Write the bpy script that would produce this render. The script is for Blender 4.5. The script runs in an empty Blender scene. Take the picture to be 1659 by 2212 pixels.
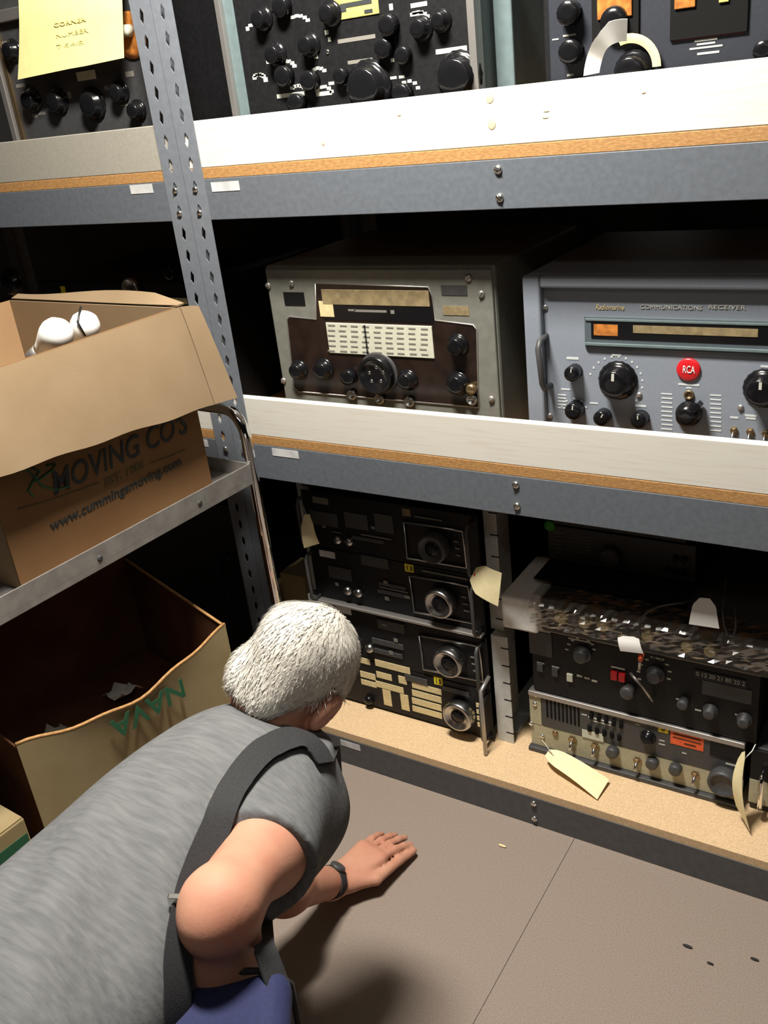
import bpy, bmesh, math, random
import numpy as np
from mathutils import Vector, Matrix
random.seed(7)
scn = bpy.context.scene
COL = scn.collection
# ------------------------------------------------------------------ camera, world, lights, exposure
YAW, PIT, ROL, FPX = 0.601435, 0.427890, -0.121390, 2015.36
CXP, CYP = 829.5, 1106.0
CAM = Vector((0.0, -1.5, 1.583))
FW = Vector((-math.sin(YAW)*math.cos(PIT), math.cos(YAW)*math.cos(PIT), -math.sin(PIT)))
_r = Vector((math.cos(YAW), math.sin(YAW), 0)); _u = _r.cross(FW)
RT = _r*math.cos(ROL) + _u*math.sin(ROL)
UP = -_r*math.sin(ROL) + _u*math.cos(ROL)
cd = bpy.data.cameras.new('camera'); cam = bpy.data.objects.new('camera', cd); COL.objects.link(cam)
cd.sensor_fit = 'VERTICAL'; cd.sensor_height = 24.0; cd.lens = 24.0*FPX/2212.0
cd.clip_start = 0.02
cam.matrix_world = Matrix(((RT.x, UP.x, -FW.x, CAM.x), (RT.y, UP.y, -FW.y, CAM.y), (RT.z, UP.z, -FW.z, CAM.z), (0, 0, 0, 1)))
scn.camera = cam
w = bpy.data.worlds.new('world'); scn.world = w; w.use_nodes = True
w.node_tree.nodes['Background'].inputs[0].default_value = (1.0, .96, .9, 1); w.node_tree.nodes['Background'].inputs[1].default_value = 0.003
def area(name, loc, sx, sy, power, col=(1, .95, .86)):
    l = bpy.data.lights.new(name, 'AREA'); l.shape = 'RECTANGLE'; l.size = sx; l.size_y = sy; l.energy = power; l.color = col
    o = bpy.data.objects.new(name, l); COL.objects.link(o); o.location = loc; return o
area('troffer_light_near', (-.86, -.55, 2.585), .42, .2, 100)
area('troffer_light_aisle', (.2, -1.9, 2.585), 1.15, .3, 6)
vs = scn.view_settings
vs.view_transform = 'Standard'; vs.look = 'None'; vs.exposure = 0.0; vs.gamma = 1.0; vs.use_curve_mapping = False

# ------------------------------------------------------------------ helpers
def ray(px, py): return FW + RT*((px-CXP)/FPX) - UP*((py-CYP)/FPX)
def on(px, py, axis, val):
    d = ray(px, py); return CAM + d*((val-CAM[axis])/d[axis])
def far(px, py, t): return CAM + ray(px, py)*t
def prj(p):
    v = Vector(p)-CAM; z = v.dot(FW); return CXP+FPX*v.dot(RT)/z, CYP-FPX*v.dot(UP)/z
def kxz(p):   # metres per pixel along world x and z at p
    a = prj(p); b = prj(p+Vector((.01, 0, 0))); c = prj(p+Vector((0, 0, .01)))
    return .01/math.hypot(b[0]-a[0], b[1]-a[1]), .01/math.hypot(c[0]-a[0], c[1]-a[1])

MATS = {}
def mat(name, col, rough=.6, metal=0.0, noise=0.0, nscale=60, bump=0.0, bscale=None, stretch=(1, 1, 1), spec=.5, col2=None, trans=0.0, coat=0.0, lo=.35, hi=.65, detail=6):
    if name in MATS: return MATS[name]
    m = bpy.data.materials.new(name); m.use_nodes = True; nt = m.node_tree; b = nt.nodes['Principled BSDF']
    b.inputs['Roughness'].default_value = rough; b.inputs['Metallic'].default_value = metal
    b.inputs['Specular IOR Level'].default_value = spec
    if trans: b.inputs['Transmission Weight'].default_value = trans; b.inputs['IOR'].default_value = 1.25
    if coat: b.inputs['Coat Weight'].default_value = coat
    b.inputs['Base Color'].default_value = (*col, 1)
    if noise or bump or col2:
        tc = nt.nodes.new('ShaderNodeTexCoord'); mp = nt.nodes.new('ShaderNodeMapping'); mp.inputs['Scale'].default_value = stretch
        nt.links.new(tc.outputs['Object'], mp.inputs['Vector'])
        n = nt.nodes.new('ShaderNodeTexNoise'); n.inputs['Scale'].default_value = nscale; n.inputs['Detail'].default_value = detail
        nt.links.new(mp.outputs[0], n.inputs['Vector'])
        if noise or col2:
            r = nt.nodes.new('ShaderNodeValToRGB')
            c2 = col2 if col2 else tuple(c*(1-noise) for c in col)
            c1 = col if col2 else tuple(min(1, c*(1+noise)) for c in col)
            r.color_ramp.elements[0].color = (*c2, 1); r.color_ramp.elements[1].color = (*c1, 1)
            r.color_ramp.elements[0].position = lo; r.color_ramp.elements[1].position = hi
            nt.links.new(n.outputs['Fac'], r.inputs[0]); nt.links.new(r.outputs[0], b.inputs['Base Color'])
        if bump:
            n2 = n
            if bscale:
                n2 = nt.nodes.new('ShaderNodeTexNoise'); n2.inputs['Scale'].default_value = bscale; n2.inputs['Detail'].default_value = 4
                nt.links.new(mp.outputs[0], n2.inputs['Vector'])
            bp = nt.nodes.new('ShaderNodeBump'); bp.inputs['Strength'].default_value = bump; bp.inputs['Distance'].default_value = .003
            nt.links.new(n2.outputs['Fac'], bp.inputs['Height']); nt.links.new(bp.outputs[0], b.inputs['Normal'])
    MATS[name] = m; return m

M = dict(
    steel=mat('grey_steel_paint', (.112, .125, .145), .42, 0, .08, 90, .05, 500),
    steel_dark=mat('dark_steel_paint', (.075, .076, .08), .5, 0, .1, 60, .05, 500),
    upright=mat('upright_paint', (.155, .17, .195), .45, 0, .06, 80),
    zinc=mat('zinc', (.75, .74, .7), .25, 1.0),
    pine=mat('pine_board', (.63, .605, .55), .6, 0, 0, 9, .06, 160, (1.2, 14, 22), col2=(.59, .55, .48), lo=.3, hi=.5),
    greyboard=mat('grey_board', (.30, .285, .245), .65, 0, .06, 200),
    chip=mat('chipboard', (.66, .475, .285), .7, 0, 0, 260, .05, 500, col2=(.52, .36, .2)),
    chipedge=mat('chipboard_edge', (.43, .235, .085), .7, 0, 0, 120, .15, 300, (1, 1, 2.5), col2=(.31, .155, .05)),
    carpet=mat('carpet', (.31, .25, .21), .95, 0, 0, 420, .5, 700, col2=(.22, .178, .15), spec=.1),
    wall=mat('wall_paint', (.05, .05, .05), .9, 0, .1, 8),
    ceil=mat('ceiling_tile', (.6, .59, .56), .9, 0, .05, 120),
    black=mat('black_panel', (.008, .008, .009), .5, 0, .2, 120, .04, 600, spec=.25),
    blackgloss=mat('black_bakelite', (.006, .006, .007), .2, spec=.3),
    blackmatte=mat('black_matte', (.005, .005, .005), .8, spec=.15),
    navy=mat('navy_panel', (.018, .021, .030), .5, 0, .12, 200),
    teal=mat('teal_grey_paint', (.115, .155, .162), .45, 0, .08, 60),
    alu=mat('aluminium_edge', (.42, .40, .38), .4, .8),
    chrome=mat('chrome', (.8, .8, .8), .06, 1.0),
    chromering=mat('satin_chrome', (.45, .45, .45), .28, 1.0),
    mark=mat('panel_lettering', (.50, .50, .44), .7),
    markdim=mat('panel_lettering_dim', (.17, .16, .14), .7),
    markblue=mat('panel_lettering_pale', (.55, .58, .58), .7),
    yellowplate=mat('brass_nameplate', (.55, .47, .14), .45, .2, .2, 90),
    yellow=mat('yellow_sticker', (.75, .62, .02), .6),
    orange=mat('orange_label', (.75, .11, .03), .6, 0, .1, 90),
    amber=mat('amber_dial', (.42, .15, .03), .4, 0, .35, 80),
    red=mat('red_enamel', (.55, .012, .018), .35),
    green=mat('green_sticker', (.06, .42, .05), .5),
    cream=mat('cream_dial', (.52, .52, .42), .5, 0, .05, 60),
    tan=mat('tan_dial', (.22, .17, .09), .5, 0, .2, 80),
    strip=mat('cream_label_strip', (.66, .55, .30), .6, 0, .08, 120),
    maroon=mat('dark_brown_panel', (.016, .009, .007), .3, 0, .3, 30),
    olive=mat('olive_grey_paint', (.16, .16, .138), .45, 0, .08, 60),
    bluegrey=mat('blue_grey_paint', (.215, .24, .285), .45, 0, .03, 200),
    bluegreydark=mat('blue_grey_trim', (.08, .10, .115), .4, 0, .05, 100),
    beige=mat('beige_panel', (.37, .345, .235), .5, 0, .06, 90),
    darkgrey=mat('dark_grey_panel', (.045, .045, .047), .5, 0, .1, 120),
    railgrey=mat('rack_rail_paint', (.48, .49, .47), .45, 0, .08, 60),
    manila=mat('manila_card', (.80, .70, .42), .8, 0, .05, 40, .05, 300),
    white=mat('white_paper', (.78, .77, .74), .8),
    whitegloss=mat('white_glass', (.85, .84, .80), .25),
    note=mat('yellow_note_paper', (.74, .68, .30), .85, 0, .03, 40),
    pencil=mat('pencil', (.69, .63, .265), .9),
    label=mat('label_and_glint', (.62, .62, .62), .5, 0, 0, 30, 0, None, (1, 1, 1), col2=(.45, .46, .47)),
    card=mat('cardboard', (.36, .235, .125), .85, 0, 0, 7, .05, 300, (1, 1, 1), col2=(.32, .20, .105), spec=.2),
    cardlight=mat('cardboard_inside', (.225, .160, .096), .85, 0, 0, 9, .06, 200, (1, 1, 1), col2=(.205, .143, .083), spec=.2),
    cardflapshade=mat('cardboard_printed_shaded', (.19, .102, .045), .85, 0, 0, 6, .04, 300, (1, 1, 1), col2=(.155, .078, .031), spec=.2),  # shadow of the flap put into the darker, redder brown of the printed side
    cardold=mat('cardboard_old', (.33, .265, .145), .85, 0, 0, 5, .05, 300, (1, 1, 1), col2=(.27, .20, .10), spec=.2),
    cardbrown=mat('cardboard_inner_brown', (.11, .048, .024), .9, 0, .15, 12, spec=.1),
    ink=mat('black_ink', (.018, .022, .022), .8), greenink=mat('green_ink', (.012, .085, .035), .8), faintink=mat('faint_ink', (.10, .075, .03), .85),
    cartsteel=mat('worn_stainless', (.30, .285, .27), .42, .6, .15, 30, .05, 200),
    rubber=mat('rubber', (.015, .015, .015), .8),
    foam=mat('white_foam', (.8, .8, .77), .8, 0, .05, 60, .2, 90),
    cable=mat('black_cable', (.012, .012, .012), .35),
    cord=mat('string', (.55, .52, .45), .9),
    brass=mat('tarnished_brass', (.28, .2, .11), .35, .9),
    strap=mat('black_webbing', (.016, .016, .018), .85, 0, .2, 300, .2, 600),
    bagblue=mat('blue_nylon', (.009, .013, .06), .85, 0, .12, 200, .15, 500),
)

def tag(o, label=None, cat=None, group=None, kind=None):
    if label: o['label'] = label
    if cat: o['category'] = cat
    if group: o['group'] = group
    if kind: o['kind'] = kind
    return o
def par(o, p):
    if p is not None:
        o.parent = p; o.matrix_parent_inverse = p.matrix_basis.inverted()
    return o
def thing(name, label, cat, loc, group=None):
    o = bpy.data.objects.new(name, None); o.empty_display_size = .05; COL.objects.link(o); o.location = loc
    return tag(o, label, cat, group)

class MB:
    def __init__(s): s.v = []; s.f = []; s.sm = []
    def add(s, vs_, fs, smooth=False):
        k = len(s.v); s.v += [tuple(p) for p in vs_]; s.f += [tuple(i+k for i in f) for f in fs]; s.sm += [smooth]*len(fs); return s
    def box(s, x0, x1, y0, y1, z0, z1, T=None):
        vs_ = [Vector(p) for p in ((x0, y0, z0), (x1, y0, z0), (x1, y1, z0), (x0, y1, z0), (x0, y0, z1), (x1, y0, z1), (x1, y1, z1), (x0, y1, z1))]
        if T: vs_ = [T @ p for p in vs_]
        return s.add(vs_, [(0, 3, 2, 1), (4, 5, 6, 7), (0, 1, 5, 4), (1, 2, 6, 5), (2, 3, 7, 6), (3, 0, 4, 7)])
    def lathe(s, prof, T=None, n=24, smooth=True, flute=0, fd=0):
        # prof: (radius, depth); spun about local -Y axis (depth goes toward -Y)
        vs_ = []
        for r, d in prof:
            for i in range(n):
                a = 2*math.pi*i/n; rr = r*(1-(fd if (flute and i % 2) else 0)) if r > 0 else 0
                vs_.append(Vector((rr*math.cos(a), -d, rr*math.sin(a))))
        fs = []
        for k in range(len(prof)-1):
            for i in range(n):
                j = (i+1) % n; fs.append((k*n+i, k*n+j, (k+1)*n+j, (k+1)*n+i))
        fs.append(tuple(range(n-1, -1, -1))); fs.append(tuple((len(prof)-1)*n+i for i in range(n)))
        if T: vs_ = [T @ p for p in vs_]
        return s.add(vs_, fs, smooth)
    def tube(s, path, r, n=10, smooth=True, cap=True):
        path = [Vector(p) for p in path]; vs_ = []; fs = []; m = len(path)
        t = (path[1]-path[0]).normalized(); nrm = t.orthogonal().normalized()
        for k, p in enumerate(path):
            t2 = (path[min(k+1, m-1)]-path[max(k-1, 0)]).normalized()
            nrm = (nrm - t2*nrm.dot(t2)).normalized(); bn = t2.cross(nrm)
            rr = r[k] if isinstance(r, (list, tuple)) else r
            for i in range(n):
                a = 2*math.pi*i/n; vs_.append(p + nrm*(rr*math.cos(a)) + bn*(rr*math.sin(a)))
        for k in range(m-1):
            for i in range(n):
                j = (i+1) % n; fs.append((k*n+i, k*n+j, (k+1)*n+j, (k+1)*n+i))
        if cap: fs.append(tuple(range(n-1, -1, -1))); fs.append(tuple((m-1)*n+i for i in range(n)))
        return s.add(vs_, fs, smooth)
    def sheet(s, rows, th, smooth=True):
        # rows: grid of points; gives it thickness th along its normal
        R_, C_ = len(rows), len(rows[0]); P = [[Vector(p) for p in r] for r in rows]; N = []
        for i in range(R_):
            for j in range(C_):
                a = P[min(i+1, R_-1)][j]-P[max(i-1, 0)][j]; b = P[i][min(j+1, C_-1)]-P[i][max(j-1, 0)]
                N.append(a.cross(b).normalized())
        top = [P[i][j]+N[i*C_+j]*(th/2) for i in range(R_) for j in range(C_)]
        bot = [P[i][j]-N[i*C_+j]*(th/2) for i in range(R_) for j in range(C_)]
        n = R_*C_; fs = []; ed = []
        for i in range(R_-1):
            for j in range(C_-1):
                a, b, c, d = i*C_+j, i*C_+j+1, (i+1)*C_+j+1, (i+1)*C_+j
                fs.append((a, d, c, b)); fs.append((n+a, n+b, n+c, n+d))
        per = [j for j in range(C_)] + [i*C_+C_-1 for i in range(1, R_)] + [(R_-1)*C_+j for j in range(C_-2, -1, -1)] + [i*C_ for i in range(R_-2, 0, -1)]
        for k in range(len(per)):
            a, b = per[k], per[(k+1) % len(per)]; m2 = len(per); kk = (k+1) % m2; ed.append((2*n+k, 2*n+kk, 2*n+m2+kk, 2*n+m2+k))
        k = len(s.v); s.v += [tuple(p) for p in top+bot+[top[i] for i in per]+[bot[i] for i in per]]
        s.f += [tuple(i+k for i in f) for f in fs+ed]; s.sm += [smooth]*len(fs)+[False]*len(ed); return s
    def prism(s, poly, y0, y1):   # poly of (x,z), extruded in y from y0 (front) to y1
        n = len(poly); vs_ = [(x, y0, z) for x, z in poly]+[(x, y1, z) for x, z in poly]
        fs = [tuple(range(n)), tuple(range(2*n-1, n-1, -1))]+[(i, n+i, n+(i+1) % n, (i+1) % n) for i in range(n)]
        return s.add(vs_, fs)
    def mesh(s, name):
        me = bpy.data.meshes.new(name); me.from_pydata(s.v, [], s.f)
        me.polygons.foreach_set('use_smooth', s.sm); me.update()
        bm = bmesh.new(); bm.from_mesh(me); bmesh.ops.recalc_face_normals(bm, faces=bm.faces); bm.to_mesh(me); bm.free()
        return me
    def build(s, name, m, parent=None, bevel=0, seg=2):
        me = s.mesh(name); me.materials.append(m if not isinstance(m, str) else M[m])
        o = bpy.data.objects.new(name, me); COL.objects.link(o); par(o, parent)
        if bevel:
            md = o.modifiers.new('bevel', 'BEVEL'); md.width = bevel; md.segments = seg; md.limit_method = 'ANGLE'; md.angle_limit = .7
        return o
MESH = {}
def inst(key, maker, m, name, loc, rot=None, parent=None):
    if key not in MESH:
        me = maker().mesh(name); me.materials.append(M[m]); MESH[key] = me
    o = bpy.data.objects.new(name, MESH[key]); COL.objects.link(o); o.location = loc
    if rot: o.rotation_euler = rot
    return par(o, parent)

# ---- things on front panels (plane y = Y, facing -y); positions from the photograph put onto that plane
def spot(px, py, Y): return on(px, py, 1, Y)
def plate(root, name, m, px, py, wp, hp, Y, th=.002, out=0.0, bevel=0, tilt=0):
    p = spot(px, py, Y); kx, kz = kxz(p); a, b = wp*kx/2, hp*kz/2
    T = Matrix.Translation((p.x, Y-out, p.z)) @ Matrix.Rotation(tilt, 4, 'Y')
    return MB().box(-a, a, -th, 0, -b, b, T).build(name, m, root, bevel)
def marks(root, lst, Y, m='mark', name='panel_markings', th=.0006):
    mb = MB()
    for it in lst:
        px, py, wp, hp = it[:4]; p = spot(px, py, Y); kx, kz = kxz(p)
        T = Matrix.Translation((p.x, Y, p.z)) @ Matrix.Rotation(it[4] if len(it) > 4 else 0, 4, 'Y')
        mb.box(-wp*kx/2, wp*kx/2, -th, 0, -hp*kz/2, hp*kz/2, T)
    o = mb.build(name, m, root); o['kind'] = 'stuff'; return o
def arc_marks(px, py, rp, a0, a1, n, w_, h_):
    out = []
    for i in range(n):
        a = math.radians(a0+(a1-a0)*i/max(1, n-1)); out.append((px+rp*math.cos(a), py-rp*math.sin(a), w_, h_, 0))
    return out
def q(v, s=.0005): return round(v/s)*s
def knob_mesh(r, d, kind):
    mb = MB()
    if kind == 'skirt':
        mb.lathe([(r, 0), (r, d*.12), (r*.86, d*.22), (r*.74, d*.3), (r*.7, d*.92), (r*.62, d), (.3*r, d)], n=36, flute=1, fd=.03)
    elif kind == 'plain':
        mb.lathe([(r, 0), (r, d*.85), (r*.9, d), (.4*r, d)], n=32, flute=1, fd=.04)
    elif kind == 'ring':   # flat rim, dished middle
        mb.lathe([(r*.92, 0), (r, d*.3), (r, d*.85), (r*.93, d), (r*.8, d), (r*.72, d*.8), (.2*r, d*.8)], n=36)
    elif kind == 'dome':
        mb.lathe([(r, 0), (r, d*.4), (r*.85, d*.75), (r*.5, d*.96), (.15*r, d)], n=20)
    elif kind == 'pointer':
        mb.lathe([(r, 0), (r, d*.3), (r*.8, d*.4), (r*.75, d), (.3*r, d)], n=28)
        mb.box(-r*.2, r*.2, -d*.95, -d*.2, 0, r*1.45)
    return mb
def knob(root, px, py, rp, Y, kind='plain', d=None, m='blackgloss', turn=0, pointer=False, ring=None, name='knob'):
    p = spot(px, py, Y); kx, kz = kxz(p); r = q(rp*(kx+kz)/2); d = q(d if d else max(.008, r*1.0))
    # the knob's cap, not its root, sits on the photographed spot
    c = on(px, py, 1, Y-d*.6); loc = Vector((c.x, Y, c.z))
    o = inst(('knob', r, d, kind, m), lambda: knob_mesh(r, d, kind), m, name, loc, (0, turn, 0), root)
    if pointer and r > .006:
        rr = r*(.62 if kind == 'skirt' else .8)
        inst(('ptr', r, d, kind), lambda: MB().box(-r*.07, r*.07, -d-.0006, -d+.001, rr*.35, rr*.95), 'mark', 'pointer_line', loc, (0, turn, 0), o)
    if ring:
        inst(('ring', r, ring), lambda: MB().lathe([(r*1.12, 0), (r*1.12, .003), (r*1.0, .004), (r*.9, .004)], n=32), ring, 'dial_ring', loc, None, o)
    return o
def toggle(root, px, py, rp, Y, down=True, m='brass'):
    p = spot(px, py, Y); r = q(rp*kxz(p)[0]); s = -1 if down else 1
    o = inst(('nut', r, m), lambda: MB().lathe([(r, 0), (r, .003), (r*.7, .004), (r*.6, .008)], n=6, smooth=False), m, 'toggle_switch', (p.x, Y, p.z), None, root)
    inst(('bat', r, s), lambda: MB().tube([(0, -.006, 0), (0, -.012, s*.006), (0, -.02, s*.016)], [r*.28, r*.34, r*.45], 8), 'chromering', 'lever', (p.x, Y, p.z), None, o)
    return o
def screw(root, x, y, z, r=.006, m='zinc', name='screw'):
    return inst(('screw', r, m), lambda: MB().lathe([(r, 0), (r, r*.25), (r*.75, r*.55), (r*.3, r*.65)], n=14).box(-r*.8, r*.8, -r*.75, -r*.5, -r*.12, r*.12), m, name, (x, y, z), (0, random.uniform(-1, 1), 0), root)
def text(root, s, loc, size, m, rot=(math.pi/2, 0, 0), name='lettering', sx=1.0, shear=0, bold=0, align='CENTER', th=.0004):
    cu = bpy.data.curves.new(name, 'FONT'); cu.body = s; cu.size = size; cu.align_x = align; cu.align_y = 'CENTER'; cu.shear = shear; cu.offset = bold; cu.extrude = th; cu.resolution_u = 3
    t = bpy.data.objects.new('tmp_text', cu); COL.objects.link(t)
    bpy.context.view_layer.update()
    me = bpy.data.meshes.new_from_object(t.evaluated_get(bpy.context.evaluated_depsgraph_get()))
    bpy.data.objects.remove(t); bpy.data.curves.remove(cu)
    me.name = name; me.materials.clear(); me.materials.append(M[m])
    o = bpy.data.objects.new(name, me); COL.objects.link(o); o.location = loc
    if isinstance(rot, Matrix):
        o.rotation_euler = rot.to_euler()
    else: o.rotation_euler = rot
    o.scale = (sx, 1, 1)
    return par(o, root)
def ptext(root, s, px, py, hp, Y, m='mark', wp=None, shear=0, name='lettering'):
    p = spot(px, py, Y); kx, kz = kxz(p)
    o = text(root, s, (p.x, Y-.0008, p.z), hp*kz*1.4, m, shear=shear, name=name)
    if wp: 
        w0 = o.dimensions.x if o.dimensions.x else 1
        xs = [v.co.x for v in o.data.vertices]; w0 = max(xs)-min(xs); o.scale = (wp*kx/w0, 1, 1)
        if root is not None: o.matrix_parent_inverse = root.matrix_basis.inverted()
    return o
# ------------------------------------------------------------------ setting
o = MB().box(-4.5, 2.2, -3.2, .78, -.03, -.004).build('floor', 'carpet'); tag(o, 'grey brown carpet floor with a seam running to the shelving', 'floor', kind='structure')
for x0, x1 in ((-4.5, -2.4608), (-2.46, -.6208), (-.620, 2.2)):
    MB().box(x0, x1, -3.2, .78, -.004, 0).build('carpet_panel', 'carpet', o, .0006)
tag(MB().box(-4.5, 2.2, .78, .86, -.03, 2.6).build('wall_back', 'wall'), 'dark wall behind the steel shelving', 'wall', kind='structure')
tag(MB().box(-4.5, 2.2, -3.2, .86, 2.6, 2.65).build('ceiling', 'ceil'), 'pale tiled ceiling above the aisle', 'ceiling', kind='structure')

# ------------------------------------------------------------------ steel shelving
LEV = [(0.0, .082, .103), (.792, .875, .897), (1.368, 1.448, 1.469)]     # beam bottom, beam top, deck top
def slotted(mb, x0, x1, y0, y1, z0, pitch, n):
    xc = (x0+x1)/2; hw, hh = .0062, .0150
    def ring(y, z): return [Vector(p) for p in ((xc, y, z+pitch/2), (x1, y, z+pitch/2), (x1, y, z-pitch/2), (xc, y, z-pitch/2), (x0, y, z-pitch/2), (x0, y, z+pitch/2))]
    def hole(y, z): return [Vector(p) for p in ((xc, y, z+hh), (xc+hw, y, z+.005), (xc+hw*.6, y, z-.007), (xc, y, z-hh), (xc-hw, y, z-.005), (xc-hw*.6, y, z+.007))]
    for k in range(n):
        z = z0+pitch*(k+.5); vs_ = ring(y0, z)+hole(y0, z)+ring(y1, z)+hole(y1, z); fs = []
        for i in range(6):
            j = (i+1) % 6
            fs += [(i, j, 6+j, 6+i), (12+i, 18+i, 18+j, 12+j), (6+i, 6+j, 18+j, 18+i)]
        fs += [(1, 2, 14, 13), (4, 5, 17, 16)]
        mb.add(vs_, fs)
def shelving(label, xa, xb, boards, labels_glints):
    root = thing('shelving_unit', label, 'shelving', ((xa+xb)/2, .3, 0))
    for sx, y, d in ((-1, 0, 1), (1, 0, 1), (-1, .62, -1), (1, .62, -1)):
        mb = MB(); xo = xa if sx < 0 else xb; xi = xo-sx*.052
        if d > 0: slotted(mb, min(xo, xi), max(xo, xi), -.0025, -.0003, -.0005, .0455, 44)
        else: mb.box(min(xo, xi), max(xo, xi), .6175, .62, 0, 2.0)
        xs = (xo, xo+.0022) if sx < 0 else (xo-.0022, xo)
        mb.box(xs[0], xs[1], min(y-.0003, y+d*.04), max(y, y+d*.04), 0, 2.0)
        u = mb.build('upright', 'upright', root)
        if d > 0:
            for b0, b1, dk in LEV:
                for zz in ((b0+b1)/2+.022, (b0+b1)/2-.024): screw(u, (xo+xi)/2, -.0025, zz, .0065, name='bolt')
    for i, (b0, b1, dk) in enumerate(LEV):
        for y0, s in ((0, 1), (.6175, -1)):
            mb = MB(); ya, yb = (y0, y0+.0025) if s > 0 else (y0-.0025, y0)
            mb.box(xa+.002, xb-.002, ya, yb, b0, b1)
            yl0, yl1 = (y0+.0025, y0+.04) if s > 0 else (y0-.04, y0-.0025)
            mb.box(xa+.002, xb-.002, yl0, yl1, b1-.0025, b1); mb.box(xa+.002, xb-.002, yl0, yl1, b0, b0+.0025)
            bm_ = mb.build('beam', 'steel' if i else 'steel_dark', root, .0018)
            if s > 0:
                xm = (xa+xb)/2
                for zz in ((b0+b1)/2+.024, (b0+b1)/2-.021): screw(bm_, xm, 0, zz, .0075)
        MB().box(xa+.004, xb-.004, .001, .617, b1+.0002, dk).build('deck_board', 'chip' if i == 0 else 'chipedge', root, .001)
    for z, m in boards:
        MB().box(xa+.004, xb-.004, .0015, .0205, z+.0004, z+.088).build('retaining_board', m, root, .0015)
    for x, z, wd in labels_glints:
        MB().box(x, x+wd, -.0008, -.0001, z-.009, z+.009).build('shelf_label_glint', 'label', root)
    return root
XS = -1.4205
shelving('grey slotted steel shelving unit with pale pine lip boards holding the large radios', XS, -.012, [(.897, 'pine'), (1.469, 'pine')],
         [(-1.352, 1.432, .073), (-1.312, .862, .074), (-1.25, .066, .06)])  # last entry is a whitish reflection on the bottom beam, painted as a patch
shelving('grey slotted steel shelving unit on the left with a grey upper lip board', XS-.004-1.41, XS-.004, [(.897, 'pine'), (1.469, 'greyboard')],
         [(-1.582, 1.437, .066), (-1.575, .862, .07)])
# brown knots and stains let into the upper pine board
M['knot'] = mat('pine_knot', (.56, .43, .29), .7, 0, .15, 60)
_bd = [p for p in bpy.data.objects if p.name.startswith('retaining_board')][1]
for px, py, w_, h_ in ((1058, 212, 16, 24), (1062, 268, 18, 26), (1180, 240, 14, 5), (1178, 254, 14, 5), (1390, 200, 10, 6), (862, 248, 9, 7), (698, 310, 7, 10)):
    p = on(px, py, 1, .0013); kx, kz = kxz(p)
    MB().lathe([(1, 0), (.9, .0002), (.1, .0003)], Matrix.Translation(p) @ Matrix.Diagonal((w_*kx/2, 1, h_*kz/2, 1)), 14).build('wood_knot', 'knot', _bd)

def cabinet(root, name, m, x0, x1, Y, z0, z1, depth=.4, bevel=.003):
    return MB().box(x0, x1, Y, Y+depth, z0, z1).build(name, m, root, bevel)

# ------------------------------------------------------------------ top shelf, right bay: black rack receiver in a teal cabinet
Y = .07; D2 = LEV[2][2]
r_ = thing('rack_receiver', 'black rack receiver with white scale marks and yellow nameplate in a teal cabinet', 'radio', (-1.05, .25, D2))
xL, xR = spot(500, 100, Y).x, spot(1024, 100, Y).x
MB().box(xL-.012, xR+.008, Y+.012, Y+.42, D2, 1.80).build('cabinet', 'teal', r_, .003)
MB().box(xL-.016, xL-.004, Y-.012, Y+.014, D2, 1.80).build('trim_strip', 'alu', r_, .001)
MB().box(xL-.004, xL+.02, Y-.002, Y+.014, D2, 1.80).build('side_flange', 'teal', r_, .001)
MB().box(xR-.004, xR+.010, Y-.012, Y+.014, D2, 1.80).build('trim_strip', 'alu', r_, .001)
MB().box(xL+.02, xR-.004, Y, Y+.011, D2+.004, 1.795).build('front_panel', 'black', r_, .001)
MB().box(spot(1068, 90, .12).x, spot(1108, 90, .12).x, .12, .16, D2, 1.80).build('side_rail', 'teal', r_, .003)
np_ = plate(r_, 'nameplate', 'yellowplate', 768, -8, 96, 92, Y, .002, 0, .001)
marks(np_, [(768, 8, 70, 10), (750, -20, 40, 8), (796, 24, 18, 8), (740, 22, 16, 8)], Y-.002, 'ink', 'nameplate_print')
for px, py, r, k, t in ((560, 40, 24, 'skirt', -.6), (607, 15, 20, 'plain', .4), (590, 118, 24, 'skirt', -.5), (662, 98, 25, 'skirt', .5), (708, 30, 26, 'skirt', -.3), (612, 165, 20, 'plain', .2), (668, 175, 20, 'plain', -.4),
                        (735, 165, 17, 'plain', 0), (838, 55, 22, 'plain', .4), (828, 105, 20, 'plain', -.4), (870, 120, 18, 'plain', .3), (905, 62, 26, 'skirt', -.6), (948, 45, 24, 'skirt', .7), (868, 205, 22, 'plain', .5), (640, 225, 20, 'plain', 0)):
    knob(r_, px, py, r, Y, k, m='blackgloss', turn=t)
for px, py in ((788, 190), (984, 168)):
    k = knob(r_, px, py, 54, Y, 'skirt', .03, turn=.3)
mk = []
for cx, cy, rr in ((560, 70, 24), (645, 60, 26), (620, 150, 18), (688, 165, 18), (905, 50, 24), (645, 205, 20), (700, 205, 18), (884, 195, 20), (560, 175, 14)):
    mk += arc_marks(cx, cy, rr, random.uniform(100, 160), random.uniform(10, 60), 5, 9, 7)
mk += [(628, 205, 60, 9), (636, 222, 24, 9), (700, 202, 34, 9), (975, 108, 68, 11), (905, 10, 36, 10), (900, 30, 28, 8), (833, 42, 16, 6), (706, 70, 8, 10), (712, 85, 6, 10), (683, 122, 8, 9), (845, 98, 8, 8), (848, 130, 7, 8), (850, 168, 14, 6), (868, 166, 12, 6), (580, 133, 9, 9), (574, 172, 9, 10), (535, 62, 7, 9), (550, 168, 8, 8), (845, 15, 8, 14), (742, 180, 12, 7), (716, 180, 12, 7)]
marks(r_, mk, Y)
marks(r_, [(770, 84, 82, 9), (778, 132, 54, 8)], Y, 'markdim', 'caption_strip')
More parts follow.
